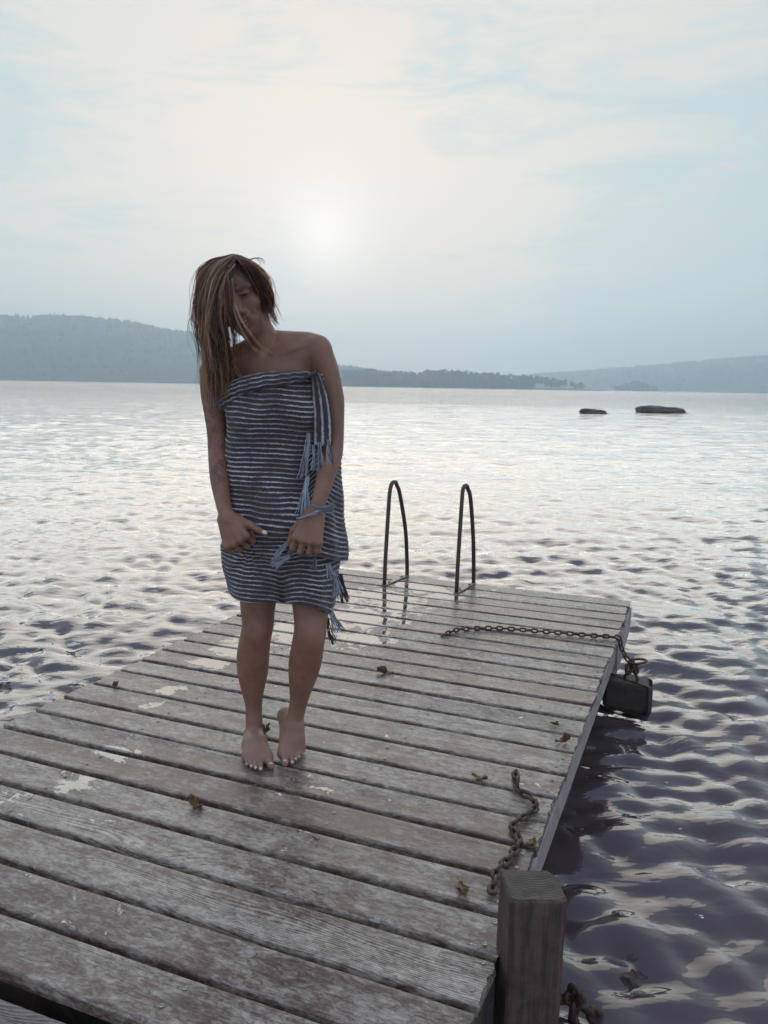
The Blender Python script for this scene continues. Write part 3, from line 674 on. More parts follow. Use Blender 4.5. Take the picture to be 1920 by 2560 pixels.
hill('hill', [(1120, 816), (1150, 806), (1190, 803), (1240, 801), (1330, 793), (1460, 782), (1560, 773), (1659, 766), (1800, 752), (2000, 744), (2200, 765), (2400, 810), (2560, 858)], 1750, 420, 23, 9.0)
# low spit of land with its row of trees
V = []; xs = np.linspace(-260, 262, 90)
for (dy, z_) in ((-16, -1.5), (-10, .15), (-4, 1.0), (25, 1.8), (60, 1.5), (75, -1.5)):
    sq = np.clip((262-xs)/60, 0, 1)**.5
    V.append(np.c_[xs, 905+dy*sq+(1-sq)*5+xs*.03+4*np.sin(xs*.05), WATER+np.where(z_ > 0, z_*np.maximum(sq, .15), z_)])
sp = obj('spit', np.concatenate(V), gridfaces(6, 90), M['hill']); tag(sp, kind='structure')
def tree_proto(kind, seed):
    gg = np.random.default_rng(seed); root = empty('pine_tree' if kind == 0 else 'broadleaf_tree')
    mb = MB(); H = 1.0
    mb.tube(np.array([(0, 0, -.03), (.006, 0, .3), (.0, .004, .6), (-.004, 0, .9)]), [.020, .016, .011, .004], 6)
    for _ in range(5):
        a = gg.uniform(0, 6.28); z_ = gg.uniform(.4, .75); mb.tube(np.array([(0, 0, z_), (.12*math.cos(a), .12*math.sin(a), z_+.09)]), [.008, .003], 4)
    mb.build('trunk', M['bark'], root)
    vs = []; fs = []; n0 = 0
    cl = []
    if kind == 0:
        for _ in range(15): a = gg.uniform(0, 6.28); q = gg.uniform(.45, .98); r_ = (.23-.17*abs(q-.62)/.4)*gg.uniform(.2, 1); cl.append((r_*math.cos(a), r_*math.sin(a), q, gg.uniform(.055, .10)))
    else:
        for _ in range(22): a = gg.uniform(0, 6.28); q = gg.uniform(.18, .95); r_ = .34*math.sin(math.pi*min(1, q*.92+.08))*gg.uniform(.2, 1); cl.append((r_*math.cos(a), r_*math.sin(a), q, gg.uniform(.07, .12)))
    for (x, y, z, s) in cl:
        for _ in range(26):
            p = gg.normal(0, 1, 3); p = p/np.linalg.norm(p)*s*gg.uniform(.4, 1.15)*np.array([1.25, 1.25, .7]); nrm = gg.normal(0, 1, 3); nrm /= np.linalg.norm(nrm); a_ = np.cross(nrm, [0.3, .5, .8]); a_ /= np.linalg.norm(a_); b_ = np.cross(nrm, a_); e = s*.42
            c = np.array([x, y, z])+p; vs.append([c-a_*e, c+b_*e*.8, c+a_*e, c-b_*e*.8]); fs.append([n0, n0+1, n0+2, n0+3]); n0 += 4
    obj('crown', np.concatenate(vs), np.array(fs), M['foliage'], root); return root
protos = [tree_proto(0, 1), tree_proto(1, 2), tree_proto(0, 3)]
used = [False]*3
def copy_tree(o):
    c = o.copy(); C.objects.link(c)
    for ch in o.children: d = ch.copy(); C.objects.link(d); d.parent = c
    return c
gg = np.random.default_rng(8)
tops = [(735, 800), (790, 797), (830, 800), (900, 802), (950, 797), (1010, 803), (1070, 806), (1110, 809), (1150, 811), (1190, 816), (1230, 822), (1262, 826)]
n_tr = 88
for i in range(n_tr):
    px = 745+(1258-745)*((i+gg.uniform(-.3, .3))/(n_tr-1))
    if 1222 < px < 1232: px = 1221
    Y = 905+gg.uniform(0, 35)+(px-1000)*.04; base = P(px, 830, Y); ty = np.interp(px, [a for a, b in tops], [b for a, b in tops])+gg.uniform(-2, 5)
    topz = P(px, ty, Y)[2]; h = topz-WATER-.6; k_ = int(gg.integers(0, 3))
    if px > 1238: k_ = 1; h *= .95
    o = protos[k_] if not used[k_] else copy_tree(protos[k_]); used[k_] = True
    o.location = (base[0], Y, WATER+.6); o.scale = (h*gg.uniform(.9, 1.25), h*gg.uniform(.9, 1.25), h); o.rotation_euler = (0, 0, gg.uniform(0, 6.28))
    lab = 'hazy bushy tree in the row on the far spit' if k_ == 1 else 'hazy pine in the tree row on the far spit'
    tag(o, lab, 'tree', 'trees along the far spit')
vs = []; fs = []; n0 = 0; iv, if_ = ico(1)
for _ in range(210):
    px = gg.uniform(740, 1150); Y = 915+gg.uniform(0, 45)+(px-1000)*.04; b_ = P(px, 830, Y); ty = np.interp(px, [a for a, b in tops], [b for a, b in tops]); hh = (P(px, ty, Y)[2]-WATER)*gg.uniform(.45, .88)
    v = iv*np.array([hh*.30, hh*.30, hh*.5])*(1+.35*gg.random((len(iv), 1))); v[:, 2] += hh*.5; vs.append(v+np.array([b_[0], Y, WATER])); fs.append(if_+n0); n0 += len(v)
ob = obj('forest', np.concatenate(vs), np.concatenate(fs), M['foliage']); tag(ob, kind='stuff')
# small wooded islet
V = []; 
v, f = ico(3); v = v*np.array([42, 14, 1.6]); c = PZ(1376, 846, WATER); c = P(1376, 838, 1300.); c[2] = WATER-.3
ob = obj('islet', v+c, f, M['hill']); tag(ob, kind='structure')
vs = []; fs = []; n0 = 0; iv, if_ = ico(2)
for _ in range(46):
    x = gg.uniform(-34, 34); hh = (7.0+10*math.exp(-(x/20)**2))*gg.uniform(.7, 1.1); v = iv*np.array([hh*.42, hh*.42, hh*.5])*(1+.22*vnoise(iv*2.5+gg.random()*20, 1)[:, None]); v[:, 2] += hh*.5
    vs.append(v+np.array([c[0]+x, c[1]+gg.uniform(-8, 8), WATER])); fs.append(if_+n0); n0 += len(v)
ob = obj('islet_trees', np.concatenate(vs), np.concatenate(fs), M['foliage']); tag(ob, kind='stuff')
# ================================================================== haze
mb = MB(); mb.box((0, 1200, 79), (4700, 2560, 162.0)); hz = mb.build('haze', None, None, False)
hmat = bpy.data.materials.new('haze_air'); hmat.use_nodes = True; t = NT(hmat.node_tree); ho = t.n('ShaderNodeOutputMaterial'); pvn = t.n('ShaderNodeVolumePrincipled')
pvn.inputs['Color'].default_value = (0.72, 0.885, 0.985, 1); pvn.inputs['Density'].default_value = 0.0008; pvn.inputs['Anisotropy'].default_value = 0.68
t.t.links.new(pvn.outputs[0], ho.inputs['Volume']); hz.data.materials.append(hmat); tag(hz, kind='stuff')

# ================================================================== the person
import openvdb as vdb
VX = 0.0026
class SDF:
    def __init__(s, lo, hi):
        s.lo = np.array(lo, float); s.n = np.ceil((np.array(hi)-s.lo)/VX).astype(int); s.D = np.full(s.n, .05, np.float32)
    def region(s, a, b, pad):
        i0 = np.clip(((np.minimum(a, b)-pad-s.lo)/VX).astype(int), 0, s.n); i1 = np.clip(((np.maximum(a, b)+pad-s.lo)/VX).astype(int)+2, 0, s.n)
        sl = tuple(slice(int(p), int(q)) for p, q in zip(i0, i1))
        gx, gy, gz = [s.lo[i]+VX*np.arange(i0[i], i1[i], dtype=np.float32) for i in range(3)]
        return sl, gx[:, None, None], gy[None, :, None], gz[None, None, :]
    def blend(s, sl, d, k, sub=False):
        A = s.D[sl]
        if sub:
            h = np.clip(.5-.5*(A+d)/k, 0, 1); s.D[sl] = A*(1-h)+(-d)*h+k*h*(1-h)
        else:
            h = np.clip(.5+.5*(A-d)/k, 0, 1); s.D[sl] = A*(1-h)+d*h-k*h*(1-h)
    def cap(s, a, b, ra, rb, k=.02, sq=(1, 1, 1), sub=False):     # round cone, sq squashes space about the axis line
        a = np.array(a, float); b = np.array(b, float); sq = np.array(sq, float)
        sl, x, y, z = s.region(a, b, max(ra, rb)*max(1/sq.min(), 1)+k+.02)
        ax_, ay_, az_ = (x-a[0])*sq[0], (y-a[1])*sq[1], (z-a[2])*sq[2]; bv = (b-a)*sq; L2 = max(bv@bv, 1e-9)
        h = np.clip((ax_*bv[0]+ay_*bv[1]+az_*bv[2])/L2, 0, 1)
        d = np.sqrt((ax_-bv[0]*h)**2+(ay_-bv[1]*h)**2+(az_-bv[2]*h)**2)-(ra+(rb-ra)*h)
        s.blend(sl, (d/sq.max()).astype(np.float32), k, sub)
    def ell(s, c, r, M_=None, k=.02, sub=False):                    # ellipsoid, M_ rows = its local axes
        c = np.array(c, float); r = np.array(r, float); M_ = np.eye(3) if M_ is None else np.array(M_)
        sl, x, y, z = s.region(c, c, r.max()+k+.02); X, Y, Z = x-c[0], y-c[1], z-c[2]
        q = [(X*M_[i][0]+Y*M_[i][1]+Z*M_[i][2]) for i in range(3)]
        k0 = np.sqrt(sum((q[i]/r[i])**2 for i in range(3))); k1 = np.sqrt(sum((q[i]/r[i]**2)**2 for i in range(3)))
        d = k0*(k0-1)/(k1+1e-9); s.blend(sl, d.astype(np.float32), k, sub)
    def mesh(s):
        g_ = vdb.FloatGrid(.05); g_.copyFromArray(np.ascontiguousarray(s.D), tolerance=0.0); p, q = g_.convertToQuads(0.0)
        return p.astype(float)*VX+s.lo, q[:, ::-1].astype(np.int32) if False else q.astype(np.int32)
def chainsdf(S, pts, rad, k=.012, sq=(1, 1, 1)):
    for i in range(len(pts)-1): S.cap(pts[i], pts[i+1], rad[i], rad[i+1], k, sq)
def unit(v): v = np.array(v, float); return v/np.linalg.norm(v)

S = SDF((-.62, 2.02, -.012), (-.13, 2.62, 1.66))
def PW(x, y, Y, hw):       # point and the radius that shows as hw pixels
    p = P(x, y, Y); return p, hw*mpp(p)
def limb(rows, k=.012, sq=(1, 1, 1)):
    pts, rad = zip(*[PW(*r) for r in rows]); q = smooth_path(np.c_[np.array(pts), np.array(rad)], 4) if True else 0
    chainsdf(S, q[:, :3], q[:, 3], .004, sq); return pts, rad
# ---- legs
limb([(570, 1165, 2.46, 52), (560, 1250, 2.45, 43), (557, 1315, 2.44, 36.5), (557, 1350, 2.435, 33), (552, 1378, 2.435, 32.5), (547, 1412, 2.45, 34), (546, 1448, 2.46, 32.5), (546, 1484, 2.465, 25), (548, 1522, 2.47, 17.5), (549, 1560, 2.47, 18)])
S.ell(P(556, 1364, 2.400), (.034, .026, .040), k=.018)                        # kneecap
limb([(650, 1165, 2.46, 56), (668, 1250, 2.43, 45), (671, 1315, 2.40, 38), (671, 1353, 2.385, 34.5), (666, 1388, 2.375, 34), (660, 1424, 2.40, 35), (655, 1455, 2.41, 31), (650, 1484, 2.42, 24.5), (645, 1516, 2.425, 18.5), (639, 1545, 2.425, 17.5)])
S.ell(P(668, 1376, 2.345), (.034, .026, .040), k=.018)
# ---- her right foot (flat) and left foot (heel raised)
def foot(ank, heel, heel_r, dors, bases, tips, rb, rt, ball_r):
    S.cap(ank, heel, .026, heel_r, .022)
    ankle_l = np.array(ank); bm_ = np.mean(bases, axis=0)
    for i, (b, tp) in enumerate(zip(bases, tips)):
        mid = ankle_l*.45+np.array(b)*.55; mid[2] = max(mid[2], b[2]+(.026 if i < 3 else .012))
        S.cap(ankle_l+np.array([0, -.005, -.012]), mid, .024, .019, .018); S.cap(mid, b, .019, ball_r[i], .014)
    S.cap(heel, bases[0], heel_r*.82, ball_r[0]*.9, .02); S.cap(heel, bases[4], heel_r*.82, ball_r[4]*.9, .02)
    for i, (b, tp) in enumerate(zip(bases, tips)):
        b = np.array(b); tp = np.array(tp); m_ = b*.45+tp*.55; m_[2] += .004 if i else .001
        S.cap(b, m_, rb[i]*.92, rt[i]*.93, .004); S.cap(m_, tp, rt[i]*.90, rt[i]*.97, .002)
nails = []
def toes(pix, z): return [PZ(x, y, zz) for (x, y), zz in zip(pix, z)]
tips = toes([(585.5, 1654), (563.5, 1662), (552.6, 1659.5), (543.3, 1656), (534.0, 1652)], [.0125, .0085, .0080, .0080, .0075])
bases = toes([(575.5, 1636), (562.5, 1640), (552, 1639), (542, 1637), (533.5, 1635)], [.020, .019, .018, .0165, .014])
foot(P(548, 1580, 2.475), PZ(545, 1607, .030), .029, None, bases, tips, [.0135, .010, .0095, .009, .0085], [.0125, .0082, .0078, .0075, .0072], [.0195, .017, .016, .015, .0135])
nails += [(tips[i], [.0075, .0050, .0046, .0042, .0036][i], [.0115, .0078, .0074, .0070, .0067][i]) for i in range(5)]
tips2 = toes([(616, 1648), (631.0, 1648), (638.6, 1641), (645.0, 1636), (651.0, 1629)], [.0125, .0085, .0080, .0080, .0075])
bases2 = toes([(614, 1627), (626, 1627), (636, 1623), (643, 1620), (649.5, 1616)], [.021, .020, .019, .0175, .015])
foot(P(636, 1562, 2.425), P(618, 1546, 2.485), .026, None, bases2, tips2, [.0135, .010, .0095, .009, .0085], [.0125, .0082, .0078, .0075, .0072], [.0195, .017, .016, .015, .0135])
nails += [(tips2[i], [.0075, .0050, .0046, .0042, .0036][i], [.0115, .0078, .0074, .0070, .0067][i]) for i in range(5)]
# ---- torso
S.ell(P(610, 1120, 2.47), (.165, .115, .13), k=.04)
S.ell(P(606, 1020, 2.47), (.125, .090, .15), k=.05)
S.ell(P(598, 900, 2.47), (.138, .095, .17), k=.05)
S.ell(P(585, 800, 2.455), (.135, .070, .085), k=.04)
for x, y in ((553, 893), (640, 882)): S.ell(P(x, y, 2.385), (.055, .045, .055), k=.03)
# shoulders, collar bones, neck
shR, shL = P(462, 803, 2.455), P(686, 756, 2.45)
S.cap(P(520, 790, 2.46), shR, .050, .044, .03); S.cap(P(620, 762, 2.46), shL, .050, .046, .03)
S.cap(P(572, 742, 2.475), P(660, 745, 2.47), .042, .036, .035)
S.cap(P(572, 748, 2.475), P(500, 780, 2.47), .042, .034, .035)
S.cap(P(593, 768, 2.402), P(672, 738, 2.418), .0085, .010, .014); S.cap(P(563, 775, 2.402), P(490, 786, 2.42), .0085, .010, .014)
limb([(575, 775, 2.465, 40), (567, 735, 2.45, 34), (548, 700, 2.425, 33)], .02)
S.cap(P(562, 765, 2.405), P(575, 715, 2.425), .010, .010, .016)              # neck tendon
# ---- arms
aR, _ = limb([(462, 803, 2.455, 29), (460, 845, 2.455, 26), (464, 885, 2.45, 23.5), (468, 925, 2.44, 21), (470, 965, 2.43, 20), (472, 1000, 2.405, 20.5), (475, 1040, 2.375, 19.5), (482, 1085, 2.335, 16), (488, 1112, 2.305, 14.5)], .02)
aL, _ = limb([(686, 756, 2.45, 30), (704, 800, 2.45, 27), (716, 845, 2.445, 24), (724, 890, 2.44, 23), (727, 935, 2.42, 22.5), (722, 965, 2.395, 22), (711, 1005, 2.35, 21), (698, 1050, 2.30, 18), (686, 1092, 2.262, 14.5), (681, 1110, 2.250, 14)], .02)
# ---- hands
thumb_nails = []
def hand(wrist, d, n, side, size, curls, thumb, spread=.1, kl=.006):
    """wrist point, d towards the knuckles, n out of the back of the hand, side = thumb side"""
    d = unit(d); n = unit(np.array(n)-d*np.dot(n, d)); l = np.cross(d, n); l = l if np.dot(l, side) > 0 else -l; s = size
    palm = wrist+d*s*.30
    for j, o_ in enumerate((.21, .07, -.08, -.21)):
        kn = wrist+d*s*(.50-.03*abs(o_-.05)*3)+l*o_*s; S.cap(wrist+l*o_*s*.45, kn, s*.085, s*.068, .012)
    tipsl = []
    for j, (o_, L) in enumerate(zip((.21, .07, -.08, -.21), (.40, .44, .41, .33))):
        p = wrist+d*s*(.50-.03*abs(o_-.05)*3)+l*o_*s; a = 0; S.ell(p+n*s*.012, (s*.060,)*3, k=.006)
        for q, (fr_, cu) in enumerate(zip((.46, .30, .24), curls[j])):
            a += cu; dirv = d*math.cos(a)-n*math.sin(a)+l*spread*o_*2; e = p+unit(dirv)*L*s*fr_
            S.cap(p, e, s*(.052-.005*q), s*(.048-.005*q), kl if q else .004); p = e
        tipsl.append(p)
    b = wrist+d*s*.12+l*s*.17-n*s*.06; p = b; S.cap(wrist+d*s*.05, b, s*.085, s*.085, .014)
    for q, (dv, L_) in enumerate(zip(thumb, (.25, .20, .16))):
        e = p+unit(d*dv[0]+n*dv[1]+l*dv[2])*L_*s; S.cap(p, e, s*(.078-.014*q), s*(.066-.012*q), .006); q0 = p; p = e
    return p, unit(p-q0), n, l, tipsl
# her right hand: back to the camera, bunching the towel, thumb lying towards the middle
w1 = P(489, 1118, 2.300)
th1 = hand(w1, P(517, 1182, 2.262)-w1, (-.25, -1, .15), (1, 0, .4), .172, [(1.05, 1.3, .9)]*4, [(.75, .15, .62), (.85, -.05, .55), (.80, -.15, .60)], spread=.02)
w2 = P(680, 1112, 2.247)
th2 = hand(w2, P(661, 1172, 2.205)-w2, (-.08, -1, .25), (-1, 0, 0), .172, [(.55, 1.5, 1.2), (.50, 1.5, 1.2), (.5, 1.5, 1.2), (.55, 1.5, 1.2)], [(.7, -.3, .45), (.8, -.45, .1), (.7, -.6, -.3)], spread=.02)
# ---- head
ang_roll = R(-21); pitch_h = R(-13); yaw_h = R(-4)
hc = P(519, 638, 2.435)
def headmat():
    up = np.array([0, 0, 1.]); rt = np.array([1., 0, 0]); bk = np.array([0, 1., 0])
    def rotm(ax, a):
        c, s_ = math.cos(a), math.sin(a)
        if ax == 'x': return np.array([[1, 0, 0], [0, c, -s_], [0, s_, c]])
        if ax == 'y': return np.array([[c, 0, s_], [0, 1, 0], [-s_, 0, c]])
        return np.array([[c, -s_, 0], [s_, c, 0], [0, 0, 1]])
    return rotm('y', ang_roll)@rotm('x', -pitch_h)@rotm('z', yaw_h)
HM = headmat()          # columns = local axes in world
HA = HM.T               # rows = local axes
HS = 1.04
def hp(x, y, z): return hc+HM@(np.array([x, y, z])*HS)
def he(c, r, k=.012, sub=False): S.ell(hp(*c), np.array(r)*HS, HA, k, sub)
def hcap(a, b, ra, rb, k=.008, sub=False): S.cap(hp(*a), hp(*b), ra*HS, rb*HS, k, (1, 1, 1), sub)
he((0, .012, .024), (.072, .092, .080), .02)
he((0, -.022, -.040), (.057, .062, .068), .025)
hcap((0, -.066, -.097), (0, -.060, -.090), .018, .022, .018)
hcap((-.043, -.012, -.062), (-.008, -.066, -.100), .017, .012, .018); hcap((.043, -.012, -.062), (.008, -.066, -.100), .017, .012, .018)
for sx in (-1, 1):
    he((sx*.039, -.060, -.026), (.023, .020, .020), .02)                     # cheeks, lifted by the smile
    hcap((sx*.012, -.0835, .024), (sx*.048, -.066, .021), .008, .006, .014)  # brow
    he((sx*.031, -.0885, .004), (.0165, .012, .011), .010, True)             # eye socket
    he((sx*.031, -.0705, .003), (.0135, .0125, .0115), .003)                 # eyeball under lids
    hcap((sx*.018, -.0815, .0075), (sx*.045, -.0745, .006), .0034, .003, .003)
    hcap((sx*.019, -.081, -.0035), (sx*.044, -.0745, -.003), .0030, .003, .003)
    he((sx*.0125, -.0905, -.038), (.0085, .010, .0075), .006)
    he((sx*.006, -.0985, -.0445), (.0034, .005, .003), .003, True)
    he((sx*.073, .012, -.008), (.005, .014, .022), .006)                     # ear
hcap((0, -.080, .012), (0, -.1015, -.032), .0075, .0105, .010)
he((0, -.076, -.062), (.034, .022, .022), .016)                              # muzzle
hcap((-.031, -.074, -.051), (0, -.0945, -.0585), .0032, .0048, .004); hcap((.031, -.074, -.051), (0, -.0945, -.0585), .0032, .0048, .004)
hcap((-.030, -.074, -.056), (0, -.0925, -.0760), .0032, .0056, .004); hcap((.030, -.074, -.056), (0, -.0925, -.0760), .0032, .0056, .004)
for a_, b_ in (((-.026, -.082, -.0555), (0, -.098, -.0668)), ((.026, -.082, -.0555), (0, -.098, -.0668))): hcap(a_, b_, .0034, .0052, .002, True)
for sx in (-1, 1): hcap((sx*.020, -.088, -.036), (sx*.036, -.074, -.062), .002, .002, .008, True)
bv, bf = S.mesh()
def taubin(v, f, it, lam=.5, mu=-.52):
    n = len(v); e = np.concatenate([f[:, [0, 1]], f[:, [1, 2]], f[:, [2, 3]], f[:, [3, 0]]]); i, j = e[:, 0], e[:, 1]
    deg = np.bincount(i, minlength=n)+np.bincount(j, minlength=n)
    for _ in range(it):
        for L_ in (lam, mu):
            acc = np.stack([np.bincount(i, v[j, c], n)+np.bincount(j, v[i, c], n) for c in range(3)], 1)/deg[:, None]; v = v+L_*(acc-v)
    return v
bv = taubin(bv, bf, 4)
bv[:, 2] = np.maximum(bv[:, 2], .0006)
# soft tints that belong to the skin: lips, brows, lids, tattoo on her right arm
L = (bv-hc)@HM/HS; face = np.zeros(len(bv)); lip = np.zeros(len(bv)); brow = np.zeros(len(bv)); ink = np.zeros(len(bv)); mouth = np.zeros(len(bv))
inh = (np.abs(L).max(1) < .13)
ax_ = np.abs(L[:, 0])
lipz = -.0665+.011*(ax_/.028)**1.6
lip = inh*(L[:, 1] < -.07)*np.exp(-((L[:, 2]-lipz)/.0085)**4)*np.clip(1-(ax_/.032)**6, 0, 1)
browz = .024-.004*((ax_-.03)/.02)**2
brow = inh*(L[:, 1] < -.05)*np.exp(-((L[:, 2]-browz)/.0042)**4)*np.clip((ax_-.010)/.006, 0, 1)*np.clip((.052-ax_)/.01, 0, 1)
eye = inh*(L[:, 1] < -.06)*np.exp(-((L[:, 2]-.002)/.0042)**4)*np.exp(-((ax_-.031)/.0135)**4)
def seg_d(p, pts):
    best = np.full(len(p), 9.)
    for a, b in zip(pts[:-1], pts[1:]):
        h = np.clip(((p-a)@(b-a))/((b-a)@(b-a)), 0, 1); best = np.minimum(best, np.linalg.norm(p-a-h[:, None]*(b-a), axis=1))
    return best
dd = seg_d(bv, [np.array(q) for q in aR[1:8]]); ink = np.clip((.055-dd)/.01, 0, 1)*np.clip((1.30-bv[:, 2])/.03, 0, 1)*np.clip((bv[:, 2]-.88)/.03, 0, 1)*(bv[:, 0] < -.40)
sm, t = mat('tanned_skin'); o = t.n('ShaderNodeTexCoord').outputs['Object']
n1 = t.noise(o, 18, 4, .6); n2 = t.noise(o, 160, 3, .6)
c = t.mix(t.ss(n1, .3, .7), (0.25, 0.120, 0.078), (0.33, 0.168, 0.112))
c = t.mix(t.ss(t.n('ShaderNodeSeparateXYZ', {0: o}).outputs[2], .20, .04, 0, .55), c, (0.40, 0.24, 0.185))  # paler towards the feet: less tan, plus skylight painted into the colour
c = t.mix(t.m('MULTIPLY', t.attr('lip'), .75), c, (0.26, 0.075, 0.07)); c = t.mix(t.m('MULTIPLY', t.attr('brow'), .8), c, (0.06, 0.035, 0.025)); c = t.mix(t.m('MULTIPLY', t.attr('eye'), .92), c, (0.022, 0.014, 0.012))
tw = t.noise(o, 20, 2, .5, 2.2); band = t.ss(t.m('ABSOLUTE', t.m('SUBTRACT', t.m('FRACT', t.m('MULTIPLY', tw, 5.0)), .5)), .10, .04); leafy = t.ss(t.noise(o, 34, 2, .4, 1.2), .56, .60)
c = t.mix(t.m('MULTIPLY', t.attr('ink'), t.m('MAXIMUM', t.m('MULTIPLY', band, .55), t.m('MULTIPLY', leafy, .4))), c, (0.045, 0.035, 0.035))
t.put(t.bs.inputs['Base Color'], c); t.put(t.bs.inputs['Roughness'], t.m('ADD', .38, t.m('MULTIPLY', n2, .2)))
t.bs.inputs['Subsurface Weight'].default_value = .25; t.bs.inputs['Subsurface Scale'].default_value = .01; t.bs.inputs['Subsurface Radius'].default_value = (1, .35, .2)
t.put(t.bs.inputs['Normal'], t.bump(n2, .15, .001)); M['skin'] = sm
person = empty('person', (float(bv[:, 0].mean()), 2.44, 0)); tag(person, 'woman with long wet hair, standing barefoot on the dock in a wrapped striped towel', 'person')
PO = np.array(person.location[:])
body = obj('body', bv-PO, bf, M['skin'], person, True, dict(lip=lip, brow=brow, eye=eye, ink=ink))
# check the winding once
me = body.data; c0 = me.polygons[len(me.polygons)//2]
import bmesh
bm = bmesh.new(); bm.from_mesh(me); vol = bm.calc_volume(signed=True)
if vol < 0: bmesh.ops.reverse_faces(bm, faces=bm.faces); bm.to_mesh(me)
bm.free()
print('BODY', len(bv), 'vol', vol)
# nails
nm = simple('white_nail_varnish', (.78, .78, .80), .18, 0, 50, .05, 0)
iv, if_ = ico(2)
for tp, r_, rt_ in nails:
    v = iv*np.array([r_*.85, r_*.95, r_*.30]); th = R(48); v = np.stack([v[:, 0], v[:, 1]*math.cos(th)-v[:, 2]*-math.sin(th)*-1, v[:, 1]*math.sin(th)+v[:, 2]*math.cos(th)], 1)
    obj('toenail', v+tp+np.array([0, -rt_*.50, rt_*.66])-PO, if_, nm, body)
tp, td, tn, tl = th1[:4]
mz = np.stack([np.cross(td, unit(np.array([0, -1, .3]))), td, unit(np.array([-.1, -1, .45]))], 1)
obj('thumbnail', (iv*np.array([.0058, .0085, .0022]))@mz.T+tp-td*.003+np.array([0, -.0078, .0045])-PO, if_, nm, body)
# teeth showing in the smile
mb = MB()
for i in range(-5, 6):
    x = i*.0037; yy_ = -.0905+.010*(abs(x)/.024)**2; mb.add(iv*np.array([.0021, .003, .0042])*HS@HM.T+hp(x, yy_, -.0655+.0095*(abs(x)/.026)**1.6), if_)
tv = np.concatenate(mb.v)-PO; obj('teeth', tv, mb.f, simple('teeth', (.55, .50, .45), .3, 0, 50, .1, 0), body)

# ================================================================== towel
rowsT = [(800, 492, 700), (850, 486, 712), (900, 487, 718), (950, 489, 723), (1010, 486, 729), (1060, 484, 729), (1110, 486, 732), (1160, 484, 735), (1195, 483, 737), (1240, 489, 735), (1290, 500, 728), (1340, 508, 722), (1380, 514, 718)]
YC = 2.455
tz = np.array([P(600, r[0], YC)[2] for r in rowsT])[::-1]; txl = np.array([P(r[1], r[0], YC)[0] for r in rowsT])[::-1]; txr = np.array([P(r[2], r[0], YC)[0] for r in rowsT])[::-1]
ryv = np.array([.118, .122, .124, .116, .110, .118, .134, .145, .145, .142, .138, .130, .130])[::-1]
def smoothi(z, a):
    s = 0; 
    for dz_ in (-.02, -.01, 0, .01, .02): s = s+np.interp(z+dz_, tz, a)
    return s/5
def env(th, z, off=0.0):
    xl, xr, ry = smoothi(z, txl), smoothi(z, txr), smoothi(z, ryv); xc = (xl+xr)/2; rx = (xr-xl)/2
    e = 2/2.35; sx = np.sign(np.sin(th))*np.abs(np.sin(th))**e; sy = np.sign(np.cos(th))*np.abs(np.cos(th))**e
    return np.stack([xc+(rx+off)*sx, YC-(ry+off)*sy, z+0*th], -1)
def folds(th, z):
    """inward (-) / outward (+) displacement of the cloth"""
    xl, xr = smoothi(z, txl), smoothi(z, txr); e = 2/2.35; x = (xl+xr)/2+(xr-xl)/2*np.sign(np.sin(th))*np.abs(np.sin(th))**e
    front = np.clip(np.cos(th)*3, 0, 1); zp = (CAMH-z)
    # pixel-like measures kept only as real metres
    zV = P(600, 1180, YC)[2]; dn = np.clip((zV-z)/.14, 0, 1)
    xm = P(608, 1240, 2.33)[0]
    d_ = -.065*dn*np.exp(-((x-xm)/.034)**2)*front
    d_ += .020*dn*np.exp(-((x-P(545, 1250, 2.33)[0])/.05)**2)*front+.022*dn*np.exp(-((x-P(668, 1250, 2.33)[0])/.05)**2)*front
    for (bx, by, am) in ((552, 893, .026), (640, 882, .026)):
        q = P(bx, by, 2.33); d_ += am*np.exp(-((x-q[0])/.052)**2-((z-q[2])/.055)**2)*front
    q = P(610, 1130, 2.32); d_ += .014*np.exp(-((x-q[0])/.09)**2-((z-q[2])/.08)**2)*front
    # soft vertical and slanting drape
    q_ = env(th, z); d_ += .009*vnoise(q_*np.array([13, 13, 4]), 11)+.004*vnoise(q_*np.array([30, 30, 10]), 12)+.003*np.sin(z*38+th*4)*np.clip(np.abs(np.sin(th)), 0, 1)
    # creases running to each hand
    for (hx, hy, HY) in ((538, 1185, 2.33), (655, 1175, 2.30)):
        q = P(hx, hy, HY); dx, dz_ = x-q[0], z-q[2]; rr = np.hypot(dx, dz_)+1e-6; a = np.arctan2(dz_, dx)
        d_ += .0055*np.sin(a*9+hx)*np.exp(-(rr/.10)**2)*np.clip(rr/.02, 0, 1)*front
    # crumples at her right waist
    q = P(487, 1040, YC); d_ += .006*np.sin(z*150+th*3)*np.exp(-((th+1.25)/.35)**2)*np.exp(-((z-q[2])/.12)**2)
    return d_
PER = .0148      # stripe spacing
def stripe_disp(s, seed, p2):
    ph = s/PER; nn = .5*vnoise(p2*150, seed)+.5*vnoise(p2*330, seed+1)
    w_ = np.cos(2*np.pi*ph); return .0011*w_+.0012*nn
